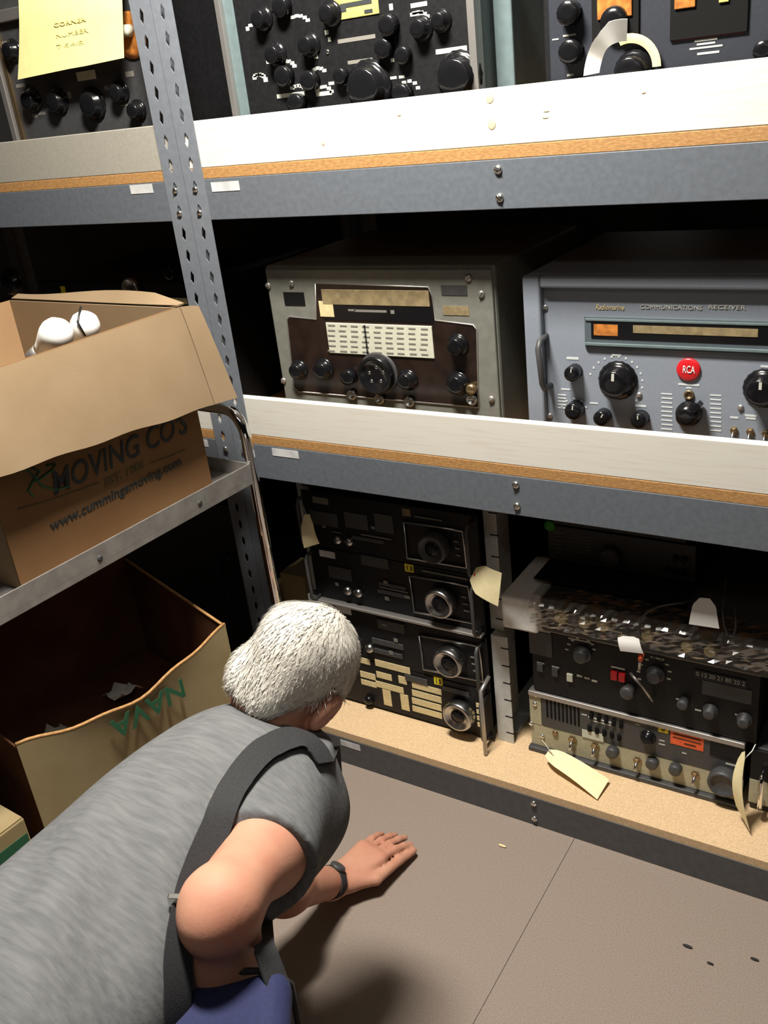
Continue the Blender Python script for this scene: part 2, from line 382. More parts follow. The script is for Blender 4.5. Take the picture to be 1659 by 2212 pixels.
for px, py in ((612, 30), (590, 20), (708, 112)): screw(r_, *(lambda p: (p.x, Y, p.z))(spot(px, py, Y)), .004)

# ------------------------------------------------------------------ top shelf, right bay: navy receiver with dial windows
Y = .06
r_ = thing('communications_receiver', 'dark navy radio receiver with two black dial windows and amber drums on the upper shelf', 'radio', (-.4, .25, D2))
xl = spot(1172, 100, Y).x
cabinet(r_, 'cabinet', 'black', xl, xl+.5, Y+.006, D2, 1.79, .4)
MB().box(xl+.012, xl+.49, Y, Y+.006, D2+.004, 1.785).build('front_panel', 'navy', r_, .001)
w1 = plate(r_, 'dial_window', 'blackmatte', 1330, 18, 104, 132, Y, .004, 0, .001)
plate(w1, 'dial_drum', 'amber', 1330, 12, 76, 54, Y, .003, .004, .0012)
MB().lathe([(.022, 0), (.02, .008), (.01, .01)], Matrix.Translation(spot(1330, 46, Y)-Vector((0, .006, 0))), 24).build('dial_hub', 'blackgloss', w1)
w2 = plate(r_, 'dial_window', 'blackmatte', 1532, 10, 172, 140, Y, .004, 0, .001)
plate(w2, 'dial_drum', 'amber', 1482, 0, 46, 36, Y, .003, .004, .0012); plate(w2, 'dial_drum', 'yellowplate', 1566, -2, 22, 14, Y, .003, .004, .001)
marks(w2, [(1530, 78, 152, 3)], Y-.0002, 'red', 'red_line')
marks(r_, [(1525, 86, 50, 4), (1525, 94, 40, 4), (1525, 102, 72, 4), (1530, 114, 48, 5), (1230, 76, 28, 4), (1222, 52, 12, 6), (1200, 85, 14, 3), (1232, 162, 14, 5)], Y, 'mark')
for px, py, r in ((1228, 28, 26), (1232, 112, 26), (1650, 110, 24)): knob(r_, px, py, r, Y, 'plain', .022, turn=.5)
kb = knob(r_, 1362, 156, 46, Y, 'skirt', .03, turn=-.2)
c = spot(1362, 150, Y)
mb = MB(); rows = []
for i in range(13):
    a = math.radians(0+110*i/12); rows.append([(c.x+math.cos(a)*rr, Y-.008-dd, c.z+math.sin(a)*rr) for rr, dd in ((.037, 0), (.044, .002), (.050, .001))])
mb.sheet(rows, .002); mb.build('dial_ring', 'brass' if False else 'strip', kb)
# white paper tag slipped over the knob
t = thing('paper_tag', 'white paper tag curled over the big knob of the navy receiver', 'tag', (c.x, Y-.03, c.z))
rows = []
for i in range(15):
    a = math.radians(185-105*i/14); out_ = .058 if i < 9 else .058+.012*(i-8)/6
    if i > 10: out_ = .066
    rows.append([(c.x-.002+math.cos(a)*rr, Y-.034+.006*math.sin(i*.5)-.012*(rr-.036)/.03, c.z+.004+math.sin(a)*rr) for rr in (.036, .044, .052, out_)])
MB().sheet(rows, .0006).build('tag_card', 'white', t)

# ------------------------------------------------------------------ top shelf, left bay: black radio and note
Y = .07
r_ = thing('rack_receiver', 'black radio with brown dial ring and worn knobs behind the yellow note', 'radio', (-1.75, .25, D2))
xl = spot(12, 200, Y).x
cabinet(r_, 'cabinet', 'black', xl, XS-.075, Y+.005, D2, 1.87, .4)
MB().box(xl+.03, XS-.08, Y, Y+.005, D2+.003, 1.865).build('front_panel', 'darkgrey', r_, .001)
MB().box(xl-.002, xl+.014, Y-.012, Y+.005, D2, 1.87).build('trim_strip', 'alu', r_, .001)
MB().box(xl+.02, xl+.032, Y-.006, Y+.005, D2, 1.87).build('trim_strip', 'brass', r_, .001)
p = spot(18, 34, Y); MB().box(xl+.014, xl+.3, Y-.014, Y, p.z-.012, p.z+.012).build('rail', 'alu', r_, .002)
for px, py, r in ((62, 218, 22), (118, 220, 24), (194, 226, 30), (252, 200, 22), (290, 240, 20), (20, 110, 20)): knob(r_, px, py, r, Y, 'skirt', .022, turn=random.uniform(-1, 1))
marks(r_, [(90, 245, 16, 7), (130, 240, 14, 9), (75, 250, 10, 9), (150, 205, 8, 14), (268, 225, 14, 8), (45, 185, 20, 8), (280, 160, 18, 12), (135, 200, 9, 10), (10, 95, 14, 12), (230, 190, 8, 10)], Y, 'markdim')
plate(r_, 'nameplate', 'cream', 187, 163, 40, 20, Y, .002)
pl = spot(283, 76, Y)
dr = MB().lathe([(.044, 0), (.044, .004), (.03, .006)], Matrix.Translation((pl.x, Y, pl.z)), 32).build('dial_disc', 'amber', r_)
MB().lathe([(.012, 0), (.011, .016), (.004, .02)], Matrix.Translation((pl.x+.006, Y-.006, pl.z+.008)), 16).build('dial_hub', 'cream', dr)
o = thing('sticky_note', 'yellow paper note with faint pencil lines hanging on the upper left radio', 'note', tuple(spot(150, 80, .04)))
rows = []
for i in range(9):
    f = i/8; y_ = .035+.03*max(0, (.35-f))-.012*f*f; row = []
    for j in range(9):
        g_ = j/8; px = (38+(262-38)*g_)*(1-f*.0)+(6*f if g_ > .5 else 4*math.sin(f*3)); py = (-40+(172+40)*f)+g_*((-52-(-40))+(125-172-(-52+40))*f)
        row.append(on(px, py, 1, y_))
    rows.append(row)
MB().sheet(rows, .0006).build('note_paper', 'note', o)
for i, (s_, px, py) in enumerate((('CORNER', 150, 48), ('NUMBER', 155, 72), ('7648', 152, 97))):
    ptext(o, s_, px, py, 10, (.0312, .0302, .0286)[i], 'pencil', 60+10*(i < 2), name='handwriting')
# ------------------------------------------------------------------ middle shelf: olive-grey receiver with cream dial
D1 = LEV[1][2]; Y = .074
r_ = thing('communications_receiver', 'olive grey radio receiver with brown panel and cream lattice dial on the middle shelf', 'radio', (-1.03, .25, D1))
xl, xr, zt = spot(568, 572, Y).x, spot(1066, 579, Y).x, spot(800, 574, Y).z
cabinet(r_, 'cabinet', 'olive', xl, xr, Y+.004, D1, zt, .42, .006)
MB().box(xl+.004, xr-.004, Y-.002, Y+.004, D1+.004, zt-.006).build('front_bezel', 'olive', r_, .003)
Yp = Y-.002
def pxpoly(pts, Yq): return [(spot(a, b, Yq).x, spot(a, b, Yq).z) for a, b in pts]
pan = MB().prism(pxpoly([(681, 612), (925, 620), (934, 640), (940, 692), (1022, 702), (1030, 712), (1034, 880), (645, 846), (635, 836), (620, 690), (626, 684), (684, 690)], Yp)[::-1], Yp-.0015, Yp+.001).build('front_panel', 'maroon', r_, .0008)
mb = MB()
rim = [(681, 612), (925, 620), (934, 640), (940, 692), (1022, 702), (1030, 712), (1034, 880), (645, 846), (635, 836), (620, 690), (626, 684), (684, 690), (681, 612)]
mb.tube([spot(a, b, Yp-.001) for a, b in rim], .0018, 6); mb.build('panel_trim', 'alu', r_)
Yq = Yp-.0015
plate(pan, 'tan_scale', 'tan', 808, 643, 232, 34, Yq, .002, 0, .0008)
sc = plate(pan, 'black_scale', 'blackgloss', 812, 675, 240, 38, Yq, .001)
plate(sc, 'yellow_square', 'strip', 706, 667, 30, 34, Yq, .0008, .001); marks(sc, [(800, 672, 70, 5), (848, 674, 8, 8), (760, 670, 16, 4)], Yq-.001, 'markdim')
lat = plate(pan, 'lattice_dial', 'cream', 819, 734, 228, 68, Yq, .003, 0, .0008)
mk = []
for i in range(9):
    for j in range(6): mk.append((716+25*i+random.uniform(-2, 2), 707+11*j+(716+25*i-819)*.04, 15, 3.2))
marks(lat, mk, Yq-.003, 'markdim', 'dial_print'); marks(lat, [(791, 735, 4, 66)], Yq-.003, 'darkgrey', 'cursor_line')
plate(r_, 'meter_window', 'blackmatte', 636, 645, 44, 28, Yp, .0015); plate(r_, 'data_plate', 'darkgrey', 981, 627, 56, 22, Yp, .001); plate(r_, 'data_plate', 'tan', 985, 671, 56, 20, Yp, .001)
kb = knob(r_, 812, 810, 38, Yq, 'ring', .024, m='blackgloss', ring='darkgrey', pointer=False)
for dx, dy in ((0, -16), (15, -5), (10, 14), (-10, 14), (-15, -4)):
    p = spot(812+dx, 810+dy, Yq-.02); MB().lathe([(.004, 0), (.004, .001), (.002, .0014)], Matrix.Translation((p.x, Yq-.0185, p.z)), 10).build('finger_rivet', 'chromering', kb)
for px, py, r, kd in ((640, 802, 20, 'skirt'), (694, 800, 22, 'skirt'), (984, 748, 24, 'skirt'), (876, 824, 22, 'skirt'), (985, 832, 26, 'skirt'), (752, 815, 16, 'plain')): knob(r_, px, py, r, Yq, kd, .02, turn=random.uniform(-1, 1))
plate(pan, 'index_tab', 'strip', 816, 770, 30, 10, Yq, .002)
for px, py in ((762, 851), (822, 860), (886, 866), (1021, 862)):
    p = spot(px, py, Yq); j = MB().lathe([(.012, 0), (.012, .006), (.009, .009), (.008, .009), (.006, .002)], Matrix.Translation((p.x, Yq, p.z)), 20).build('phone_jack', 'chromering', r_)
for px, py in ((1022, 838),):
    p = spot(px, py, Yq); MB().lathe([(.011, 0), (.011, .012), (.008, .015)], Matrix.Translation((p.x, Yq, p.z)), 14).build('thumb_screw', 'brass', r_)
for px, py in ((580, 617), (1040, 635), (613, 822), (1062, 862), (630, 612), (1012, 600)): screw(r_, *(lambda p: (p.x, Yp, p.z))(spot(px, py, Yp)), .007, 'alu')

# ------------------------------------------------------------------ middle shelf: blue-grey receiver
Y = .086
r_ = thing('communications_receiver', 'pale blue grey radio receiver with red round badge and large black knobs', 'radio', (-.42, .25, D1))
xl = spot(1132, 700, Y-.014).x; xr = xl+.56; zt = spot(1132, 592, Y).z
cabinet(r_, 'cabinet', 'bluegrey', xl, xr, Y+.004, D1, zt, .42, .006)
mb = MB(); mb.box(xl, xl+.034, Y-.016, Y+.004, D1, zt); mb.box(xr-.034, xr, Y-.016, Y+.004, D1, zt); mb.box(xl+.034, xr-.034, Y-.016, Y+.004, zt-.022, zt); mb.build('cabinet_frame', 'bluegrey', r_, .005, 3)
fp = MB().box(xl+.034, xr-.034, Y, Y+.004, D1+.003, zt-.022).build('front_panel', 'bluegrey', r_, .001)
esc = plate(r_, 'dial_escutcheon', 'bluegreydark', 1470, 723, 436, 74, Y, .005, 0, .003)
plate(esc, 'escutcheon_rim', 'teal', 1470, 749, 430, 7, Y, .003, .005, .001); plate(esc, 'escutcheon_rim', 'teal', 1470, 694, 430, 6, Y, .002, .005, .001)
gl = plate(esc, 'dial_glass', 'blackgloss', 1470, 716, 402, 40, Y, .001, .005)
plate(gl, 'meter_scale', 'amber', 1311, 711, 52, 24, Y, .0008, .006); plate(gl, 'tuning_scale', 'tan', 1500, 713, 270, 17, Y, .0008, .006)
ptext(r_, 'Radiomarine', 1317, 664, 11, Y, 'strip', 62, .3); ptext(r_, 'COMMUNICATIONS', 1449, 664, 9, Y, 'mark', 134); ptext(r_, 'RECEIVER', 1570, 664, 9, Y, 'mark', 80)
for px, py, r, kd, t in ((1237, 806, 16, 'plain', .1), (1328, 828, 42, 'skirt', .05), (1240, 887, 18, 'plain', .1), (1300, 902, 16, 'plain', .5), (1381, 907, 17, 'plain', .0), (1645, 846, 44, 'skirt', 0)):
    knob(r_, px, py, r, Y, kd, .032 if kd == 'skirt' else .024, turn=t, pointer=True)
knob(r_, 1484, 898, 27, Y, 'pointer', .026, turn=.75, pointer=False)
p = spot(1488, 798, Y); bd = MB().lathe([(.0205, 0), (.0205, .003), (.018, .0045), (.01, .005)], Matrix.Translation((p.x, Y, p.z)), 32).build('round_badge', 'red', r_)
tt = ptext(bd, 'RCA', 1488, 799, 16, Y-.0052, 'white', 26)
p = spot(1489, 853, Y); MB().lathe([(.009, 0), (.009, .003), (.006, .004), (.005, .001)], Matrix.Translation((p.x, Y, p.z)), 20).build('jack_socket', 'brass', r_)
for px, py in ((1586, 929), (1621, 932), (1654, 936)): toggle(r_, px, py, 9, Y)
mk = [(1237, 774, 26, 5), (1332, 767, 20, 4), (1488, 831, 46, 4), (1488, 838, 12, 3), (1222, 841, 20, 3), (1283, 871, 18, 3), (1384, 877, 24, 4), (1586, 902, 18, 4), (1622, 898, 26, 4), (1622, 904, 22, 4), (1655, 792, 24, 4)]
for i in range(9): mk += [(1440+(i % 2), 851+9.5*i, 24, 2.6), (1546, 854+9.5*i, 24, 2.6)]
for i in range(5): mk += [(1214, 853+7*i, 18, 2.6)]
mk += arc_marks(1330, 828, 58, 160, -40, 14, 4, 4) + arc_marks(1240, 889, 28, 160, 20, 5, 5, 3)
marks(r_, mk, Y, 'markblue')
mb = MB(); a, b = spot(1180, 725, Y), spot(1190, 832, Y)
mb.tube([a, a+Vector((0, -.03, -.002)), a+Vector((0, -.04, -.014)), b+Vector((0, -.04, .014)), b+Vector((0, -.03, .002)), b], .0055, 10); mb.build('lift_handle', 'darkgrey', r_)
for px, py in ((1178, 664), (1188, 898), (1381, 853), (1600, 880)): screw(r_, *(lambda p: (p.x, Y, p.z))(spot(px, py, Y)), .0055, 'alu')

# ------------------------------------------------------------------ middle shelf, left bay: dark radio with chrome ring
Y = .1
r_ = thing('rack_receiver', 'black radio with a chrome ringed knob seen above the open moving box', 'radio', (-1.75, .3, D1))
cabinet(r_, 'cabinet', 'black', -2.1, XS-.08, Y+.004, D1, 1.22, .4); MB().box(-2.09, XS-.09, Y, Y+.004, D1+.004, 1.215).build('front_panel', 'black', r_, .001)
knob(r_, 283, 622, 19, Y, 'ring', .02, m='chromering', pointer=False); knob(r_, 20, 612, 26, Y, 'skirt', .022); knob(r_, 366, 590, 12, Y, 'plain')
plate(r_, 'yellow_tab', 'yellow', 137, 626, 9, 16, Y, .002); plate(r_, 'grey_corner', 'tan', 385, 650, 40, 14, Y, .002)

# ------------------------------------------------------------------ bottom shelf: rack tower of four receivers
D0 = LEV[0][2]; Y = .115; xl, xr = -1.345, -.868
rk = thing('equipment_rack', 'open steel rack frame with pale notched side rails holding four black receivers', 'rack', (-1.1, .3, D0))
for x0, x1, z0, z1 in ((xr+.004, xr+.046, D0, .405), (xr-.004, xr+.028, .409, .74), (xl-.045, xl-.004, D0, .405), (xl-.04, xl-.004, .409, .74)):
    yb = .13 if z0 < .2 else .15
    rl = MB().box(x0, x1, yb, yb+.004, z0, z1).box(x0, x0+.003, yb+.004, yb+.12, z0, z1).build('side_rail', 'railgrey', rk, .001)
    for k in range(6):
        zz = z0+.03+k*(z1-z0-.06)/5; MB().box(x1-.018, x1+.0006, yb-.0004, yb+.0044, zz-.0015, zz+.0015).build('notch', 'blackmatte', rl)
MB().box(xl-.04, xr+.04, .17, .5, D0, D0+.006).build('base_tray', 'railgrey', rk, .001); MB().box(xl-.03, xr+.02, .2, .5, .4052, .4086).build('middle_tray', 'railgrey', rk, .001)
ZB = [D0+.008, .2565, .4115, .566]; ZT = [.2545, .404, .5645, .716]
NAMES = ['black rack receiver with cream label strips, lowest in the rack tower', 'black rack receiver with bare chrome knob, second from the bottom of the rack tower', 'black rack receiver with silver lower ledge, third from the bottom of the rack tower', 'black shaded rack receiver at the top of the rack tower']
REC = []
for i in range(4):
    z0, z1 = ZB[i], ZT[i]
    r_ = thing('rack_receiver', NAMES[i], 'radio', ((xl+xr)/2, .3, z0), 'receivers stacked in the rack tower'); REC.append(r_)
    MB().box(xl+.02, xr-.02, Y+.004, Y+.33, z0+.001, z1-.002).build('chassis', 'blackmatte', r_, .002)
    MB().box(xl, xr, Y, Y+.004, z0, z1-.001).build('front_panel', 'black', r_, .001)
    for hx in (xl+.012, xr-.010):
        MB().tube([(hx, Y, z0+.012), (hx, Y-.03, z0+.014), (hx, Y-.036, z0+.024), (hx, Y-.036, z1-.024), (hx, Y-.03, z1-.014), (hx, Y, z1-.012)], .0045, 8).build('handle', 'darkgrey', r_)
def dialframe(r_, pts, Yf):
    P = [spot(a, b, Yf) for a, b in pts]; mb = MB(); mb.tube(P+[P[0]], .003, 6); mb.build('dial_frame', 'chromering', r_)
dialframe(REC[3], [(872, 1127), (1000, 1147), (1008, 1226), (880, 1206)], Y-.004)
dialframe(REC[2], [(884, 1243), (1012, 1266), (1022, 1346), (895, 1322)], Y-.004)
dialframe(REC[1], [(905, 1372), (1036, 1396), (1044, 1472), (915, 1446)], Y-.004)
for k, px, py in ((3, 936, 1184), (2, 951, 1302), (1, 970, 1430), (0, 991, 1545)):
    kb = knob(REC[k], px, py, 30, Y, 'ring', .034, m='chromering' if k < 3 else 'darkgrey', pointer=False)
    p = spot(px, py, Y); c = on(px, py, 1, Y-.02)
    MB().lathe([(.019, 0), (.017, .003), (.004, .004)], Matrix.Translation((c.x, Y-.0265, c.z)), 20).build('knob_cap', 'blackgloss', kb)
for k, lst in ((3, ((728, 1167), (753, 1171))), (2, ((750, 1277), (773, 1282))), (1, ((797, 1402), (770, 1395))), (0, ((795, 1514),))):
    for px, py in lst: knob(REC[k], px, py, 9, Y, 'dome', .016, pointer=False, m='chromering' if k else 'blackgloss')
for k, px, py in ((3, 692, 1081), (2, 707, 1197), (1, 742, 1318)): plate(REC[k], 'maker_plate', 'markdim' if k == 3 else 'label', px, py, 34, 14, Y, .0012)
for k, px, py in ((2, 884, 1227), (0, 947, 1471)):
    s_ = plate(REC[k], 'yellow_sticker', 'yellow', px, py, 19, 17, Y, .001); ptext(s_, '13' if k == 2 else '15', px, py+1, 10, Y-.0012, 'ink', 12)
plate(REC[3], 'yellow_sticker', 'tan', 878, 1107, 18, 16, Y, .001)
# control blocks and captions
for k, lst in ((3, [(700, 1120, 60, 30), (770, 1125, 50, 34), (830, 1130, 40, 40), (795, 1165, 70, 8)]), (2, [(735, 1238, 50, 26), (810, 1213, 60, 22), (848, 1265, 60, 8), (850, 1282, 70, 9)]), (1, [(845, 1352, 60, 20), (838, 1390, 70, 12), (836, 1410, 70, 10)])):
    for px, py, wp, hp in lst: plate(REC[k], 'control_block', 'darkgrey', px, py, wp, hp, Y, .003, 0, .001)
marks(REC[3], [(812, 1160, 66, 2.5), (728, 1150, 20, 2), (700, 1138, 8, 4), (806, 1140, 8, 6), (925, 1120, 60, 3), (985, 1170, 10, 3), (988, 1185, 10, 3), (990, 1200, 10, 3)], Y-.0032, 'markdim')
marks(REC[2], [(850, 1274, 64, 2.5), (833, 1258, 9, 8), (836, 1293, 9, 8), (728, 1262, 7, 7), (880, 1290, 12, 6), (1002, 1290, 12, 3), (1005, 1305, 12, 3), (1008, 1320, 12, 3), (960, 1242, 100, 3)], Y-.0032, 'markdim')
marks(REC[1], [(855, 1383, 9, 8), (845, 1410, 9, 8), (830, 1350, 12, 5), (1022, 1420, 12, 3), (1025, 1435, 12, 3), (1028, 1450, 12, 3)], Y-.0032, 'markdim')
for px, py, wp, hp in ((789, 1428, 22, 12), (848, 1440, 78, 14), (795, 1459, 34, 13), (830, 1460, 34, 13), (870, 1469, 18, 16), (797, 1476, 34, 11), (842, 1484, 62, 13), (837, 1507, 18, 34), (875, 1517, 18, 34), (922, 1487, 66, 12), (922, 1504, 66, 13), (922, 1521, 66, 13), (923, 1538, 66, 12), (1036, 1524, 15, 9), (1037, 1538, 15, 9), (1038, 1552, 15, 9), (1039, 1566, 15, 9)):
    plate(REC[0], 'label_strip', 'strip', px, py, wp, hp, Y, .0012)
plate(REC[0], 'control_block', 'darkgrey', 900, 1468, 50, 12, Y, .003); plate(REC[0], 'control_block', 'darkgrey', 985, 1492, 60, 10, Y, .003)
# silver ledge under the third receiver
a, b = spot(682, 1287, Y-.006), spot(1022, 1363, Y-.006); zz = (a.z+b.z)/2
MB().box(xl+.002, xr-.002, Y-.02, Y-.0002, .4125, .4195).build('lower_ledge', 'alu', REC[2], .002)
# front feet bars of the rack
MB().tube([(xr+.002, Y-.005, .3), (xr+.002, Y-.05, .29), (xr+.002, Y-.05, D0+.004)], .005, 8).build('front_bar', 'alu', rk)
MB().tube([(xl-.006, Y-.005, .3), (xl-.006, Y-.05, .29), (xl-.006, Y-.05, D0+.004)], .005, 8).build('front_bar', 'darkgrey', rk)

# ------------------------------------------------------------------ bottom shelf: beige receiver
Y = .135
r_ = thing('beige_receiver', 'beige fronted radio receiver with orange label on the bottom shelf', 'radio', (-.54, .3, D0))
x0, x1 = spot(1145, 1540, Y).x, spot(1606, 1680, Y).x
zt = spot(1145, 1490, Y).z
MB().box(x0+.004, x1-.004, Y+.004, Y+.36, D0+.012, zt).build('chassis', 'darkgrey', r_, .002)
MB().box(x0-.004, x1+.004, Y-.012, Y+.005, D0+.0005, D0+.012).build('base_rail', 'darkgrey', r_, .002)
zm = spot(1150, 1562, Y).z
MB().box(x0, x1, Y, Y+.004, D0+.013, zm+.001).build('lower_panel', 'beige', r_, .001)
MB().box(x0+.03, x1, Y-.001, Y+.004, zm+.0012, zt-.012).build('upper_panel', 'darkgrey', r_, .001)
MB().box(x0, x0+.029, Y-.001, Y+.004, zm+.0012, zt-.012).build('rack_ear', 'beige', r_, .001)
MB().box(x0, x1, Y-.006, Y+.02, zt-.0115, zt+.001).build('top_trim', 'alu', r_, .002)
for i in range(9): plate(r_, 'grille_slot', 'blackmatte', 1182+8.5*i, 1526+2.5*i, 4, 46, Y-.001, .0012)
for i in range(5):
    for j in range(2): plate(r_, 'push_button', 'blackmatte', 1278+16*i-4*j, 1545+5*i+27*j, 8, 13, Y-.001, .005, 0, .001)
marks(r_, [(1300, 1556, 60, 3), (1300, 1562, 40, 2), (1430, 1600, 12, 2), (1430, 1608, 14, 2), (1580, 1652, 26, 3), (1478, 1627, 10, 2), (1378, 1565, 12, 2), (1262, 1544, 12, 2)], Y-.001, 'mark')
knob(r_, 1397, 1598, 16, Y-.001, 'skirt', .018, turn=.2)
s_ = plate(r_, 'yellow_sticker', 'yellow', 1433, 1573, 22, 18, Y-.001, .001); ptext(s_, '3', 1433, 1573, 13, Y-.0024, 'ink', 9)
s_ = plate(r_, 'orange_label', 'orange', 1484, 1598, 74, 32, Y-.001, .001); marks(s_, [(1484, 1592, 60, 2.5), (1484, 1599, 64, 2.5), (1490, 1609, 26, 3)], Y-.0021, 'cardbrown', 'label_print')
plate(r_, 'display_window', 'blackgloss', 1568, 1621, 72, 36, Y-.001, .002, 0, .0008); plate(r_, 'white_label', 'cream', 1281, 1588, 48, 16, Y, .001, .0015)
p = spot(1200, 1583, Y); MB().lathe([(.007, 0), (.007, .004), (.004, .005)], Matrix.Translation((p.x, Y, p.z)), 14).build('jack_socket', 'brass', r_)
for px, py in ((1237, 1597), (1286, 1611), (1377, 1642), (1502, 1672)): toggle(r_, px, py, 10, Y)
for px, py in ((1322, 1626), (1408, 1650), (1458, 1663)): knob(r_, px, py, 12, Y, 'plain', .018, m='darkgrey', pointer=False)
knob(r_, 1562, 1690, 29, Y, 'ring', .03, m='darkgrey', pointer=False)
for px, py in ((1158, 1500), (1156, 1520), (1172, 1590), (1148, 1562)): screw(r_, *(lambda p: (p.x, Y-.001, p.z))(spot(px, py, Y)), .006)
# neighbour at the right edge
r2 = thing('beige_receiver', 'beige cornered equipment case at the right edge of the bottom shelf', 'radio', (-.15, .3, D0))
x2 = x1+.012
MB().box(x2+.002, x2+.25, Y+.006, Y+.36, D0+.001, .265).build('chassis', 'darkgrey', r2, .002)
MB().box(x2, x2+.25, Y, Y+.006, D0+.02, .185).build('lower_panel', 'beige', r2, .001); MB().box(x2, x2+.25, Y, Y+.006, .186, .262).build('upper_panel', 'black', r2, .001)
hh = spot(1650, 1690, Y); MB().tube([(hh.x, Y, .225), (hh.x, Y-.03, .22), (hh.x, Y-.034, .21), (hh.x, Y-.034, .15), (hh.x, Y-.03, .14), (hh.x, Y, .135)], .005, 8).build('handle', 'chrome', r2)

# ------------------------------------------------------------------ bottom shelf: black receiver with red buttons
zb = zt+.0015; Y = .135
r_ = thing('black_receiver', 'black radio with two red buttons and a silver top edge on the bottom shelf', 'radio', (-.52, .3, zb))
x0, x1 = spot(1148, 1420, Y).x, spot(1640, 1540, Y).x; zt3 = spot(1152, 1352, Y).z
MB().box(x0, x1, Y+.006, Y+.36, zb, zt3).build('cabinet', 'blackmatte', r_, .003); MB().box(x0+.002, x1-.002, Y, Y+.006, zb+.004, zt3-.006).build('front_panel', 'black', r_, .001)
MB().box(x0+.01, x1, Y-.003, Y+.03, zt3-.005, zt3+.0005).build('top_edge', 'alu', r_, .0015)
for px, py in ((1328, 1457), (1345, 1461)): plate(r_, 'red_button', 'red', px, py, 14, 17, Y, .008, 0, .001)
for px, py, r, kd in ((1254, 1418, 19, 'skirt'), (1413, 1462, 19, 'skirt'), (1355, 1496, 14, 'plain'), (1475, 1521, 11, 'plain'), (1532, 1541, 16, 'skirt'), (1606, 1560, 16, 'skirt')): knob(r_, px, py, r, Y, kd, .02, turn=random.uniform(-1, 1), m='darkgrey')
for px, py in ((1168, 1440), (1200, 1451), (1232, 1462)): plate(r_, 'push_button', 'cream' if px == 1232 else 'darkgrey', px, py, 13, 16, Y, .006, 0, .001)
mk = [(1165, 1362, 50, 3), (1168, 1432, 16, 3), (1200, 1441, 16, 3), (1252, 1383, 50, 3), (1252, 1460, 12, 4), (1268, 1465, 12, 4), (1284, 1471, 12, 4), (1335, 1443, 30, 3), (1420, 1422, 30, 3), (1473, 1512, 26, 3), (1538, 1530, 28, 3), (1508, 1534, 14, 3), (1605, 1547, 36, 3)]
mk += arc_marks(1254, 1408, 30, 170, 10, 8, 7, 3) + arc_marks(1413, 1455, 34, 200, -20, 9, 8, 3)
marks(r_, mk, Y, 'mark'); 
wdn = plate(r_, 'counter_window', 'blackgloss', 1556, 1466, 116, 18, Y, .002)
ptext(wdn, '0 12 20 21 80 20 2', 1556, 1466, 9, Y-.0024, 'mark', 108)
plate(r_, 'panel_recess', 'darkgrey', 1168, 1390, 50, 50, Y, .002); plate(r_, 'panel_recess', 'darkgrey', 1570, 1495, 110, 30, Y, .0015)
mb = MB(); mb.tube([spot(1362, 1454, Y-.01), spot(1372, 1466, Y-.02), spot(1388, 1482, Y-.024), spot(1400, 1500, Y-.018), spot(1410, 1514, Y-.006)], .0032, 8); mb.build('patch_wire', 'alu', r_)

# ------------------------------------------------------------------ plastic-wrapped chassis on top
zb4 = zt3+.002
r_ = thing('wrapped_chassis', 'electronics chassis with pale knobs wrapped in crinkled clear plastic', 'chassis', (-.5, .3, zb4))
x0, x1 = spot(1160, 1300, .12).x, -.02
MB().box(x0+.01, x1, .12, .46, zb4+.001, zb4+.085).build('chassis', 'darkgrey', r_, .003)
foam = MB().box(spot(1085, 1300, .10).x-.004, x0+.006, .10, .3, zb4-.012+.013, zb4+.085).build('foam_block', 'foam', r_, .006)
for px, py in ((1212, 1333), (1263, 1343), (1303, 1350), (1485, 1394), (1535, 1405), (1400, 1372)): knob(r_, px, py, 12, .12, 'plain', .02, m='strip', pointer=False)
film = mat('clear_film', (.9, .9, .92), .12, 0, trans=0.0)
nt = film.node_tree; nt.nodes.clear()
fo = nt.nodes.new('ShaderNodeOutputMaterial'); fm = nt.nodes.new('ShaderNodeMixShader'); ft = nt.nodes.new('ShaderNodeBsdfTransparent'); fg = nt.nodes.new('ShaderNodeBsdfGlossy')
fg.inputs['Roughness'].default_value = .16; fm.inputs[0].default_value = .16; ft.inputs[0].default_value = (.96, .96, .96, 1)
nt.links.new(ft.outputs[0], fm.inputs[1]); nt.links.new(fg.outputs[0], fm.inputs[2]); nt.links.new(fm.outputs[0], fo.inputs['Surface'])
rng = random.Random(3); rows = []; NX, NZ = 64, 18
def ridged(u, v):
    s_ = 0
    for k in range(7): s_ += abs(math.sin(u*FQ[k][0]+v*FQ[k][1]+FQ[k][2]))*FQ[k][3]
    return s_
FQ = [(rng.uniform(4, 40), rng.uniform(-30, 30), rng.uniform(0, 6), rng.uniform(.0025, .006)) for k in range(7)]
for j in range(NZ):
    row = []; f = j/(NZ-1)
    for i in range(NX):
        u = i/(NX-1); x = x0-.004+(x1-x0+.002)*u; dd = ridged(u*6, f*3)+rng.uniform(0, .004)
        if f < .55: y_, z_ = .098-dd*.6, zb4+.036+.052*(f/.55)
        else: y_, z_ = .098+(f-.55)/.45*.06, zb4+.09+dd*.4
        row.append((x, y_, z_))
    rows.append(row)
MB().sheet(rows, .0004, False).build('plastic_film', film, r_)
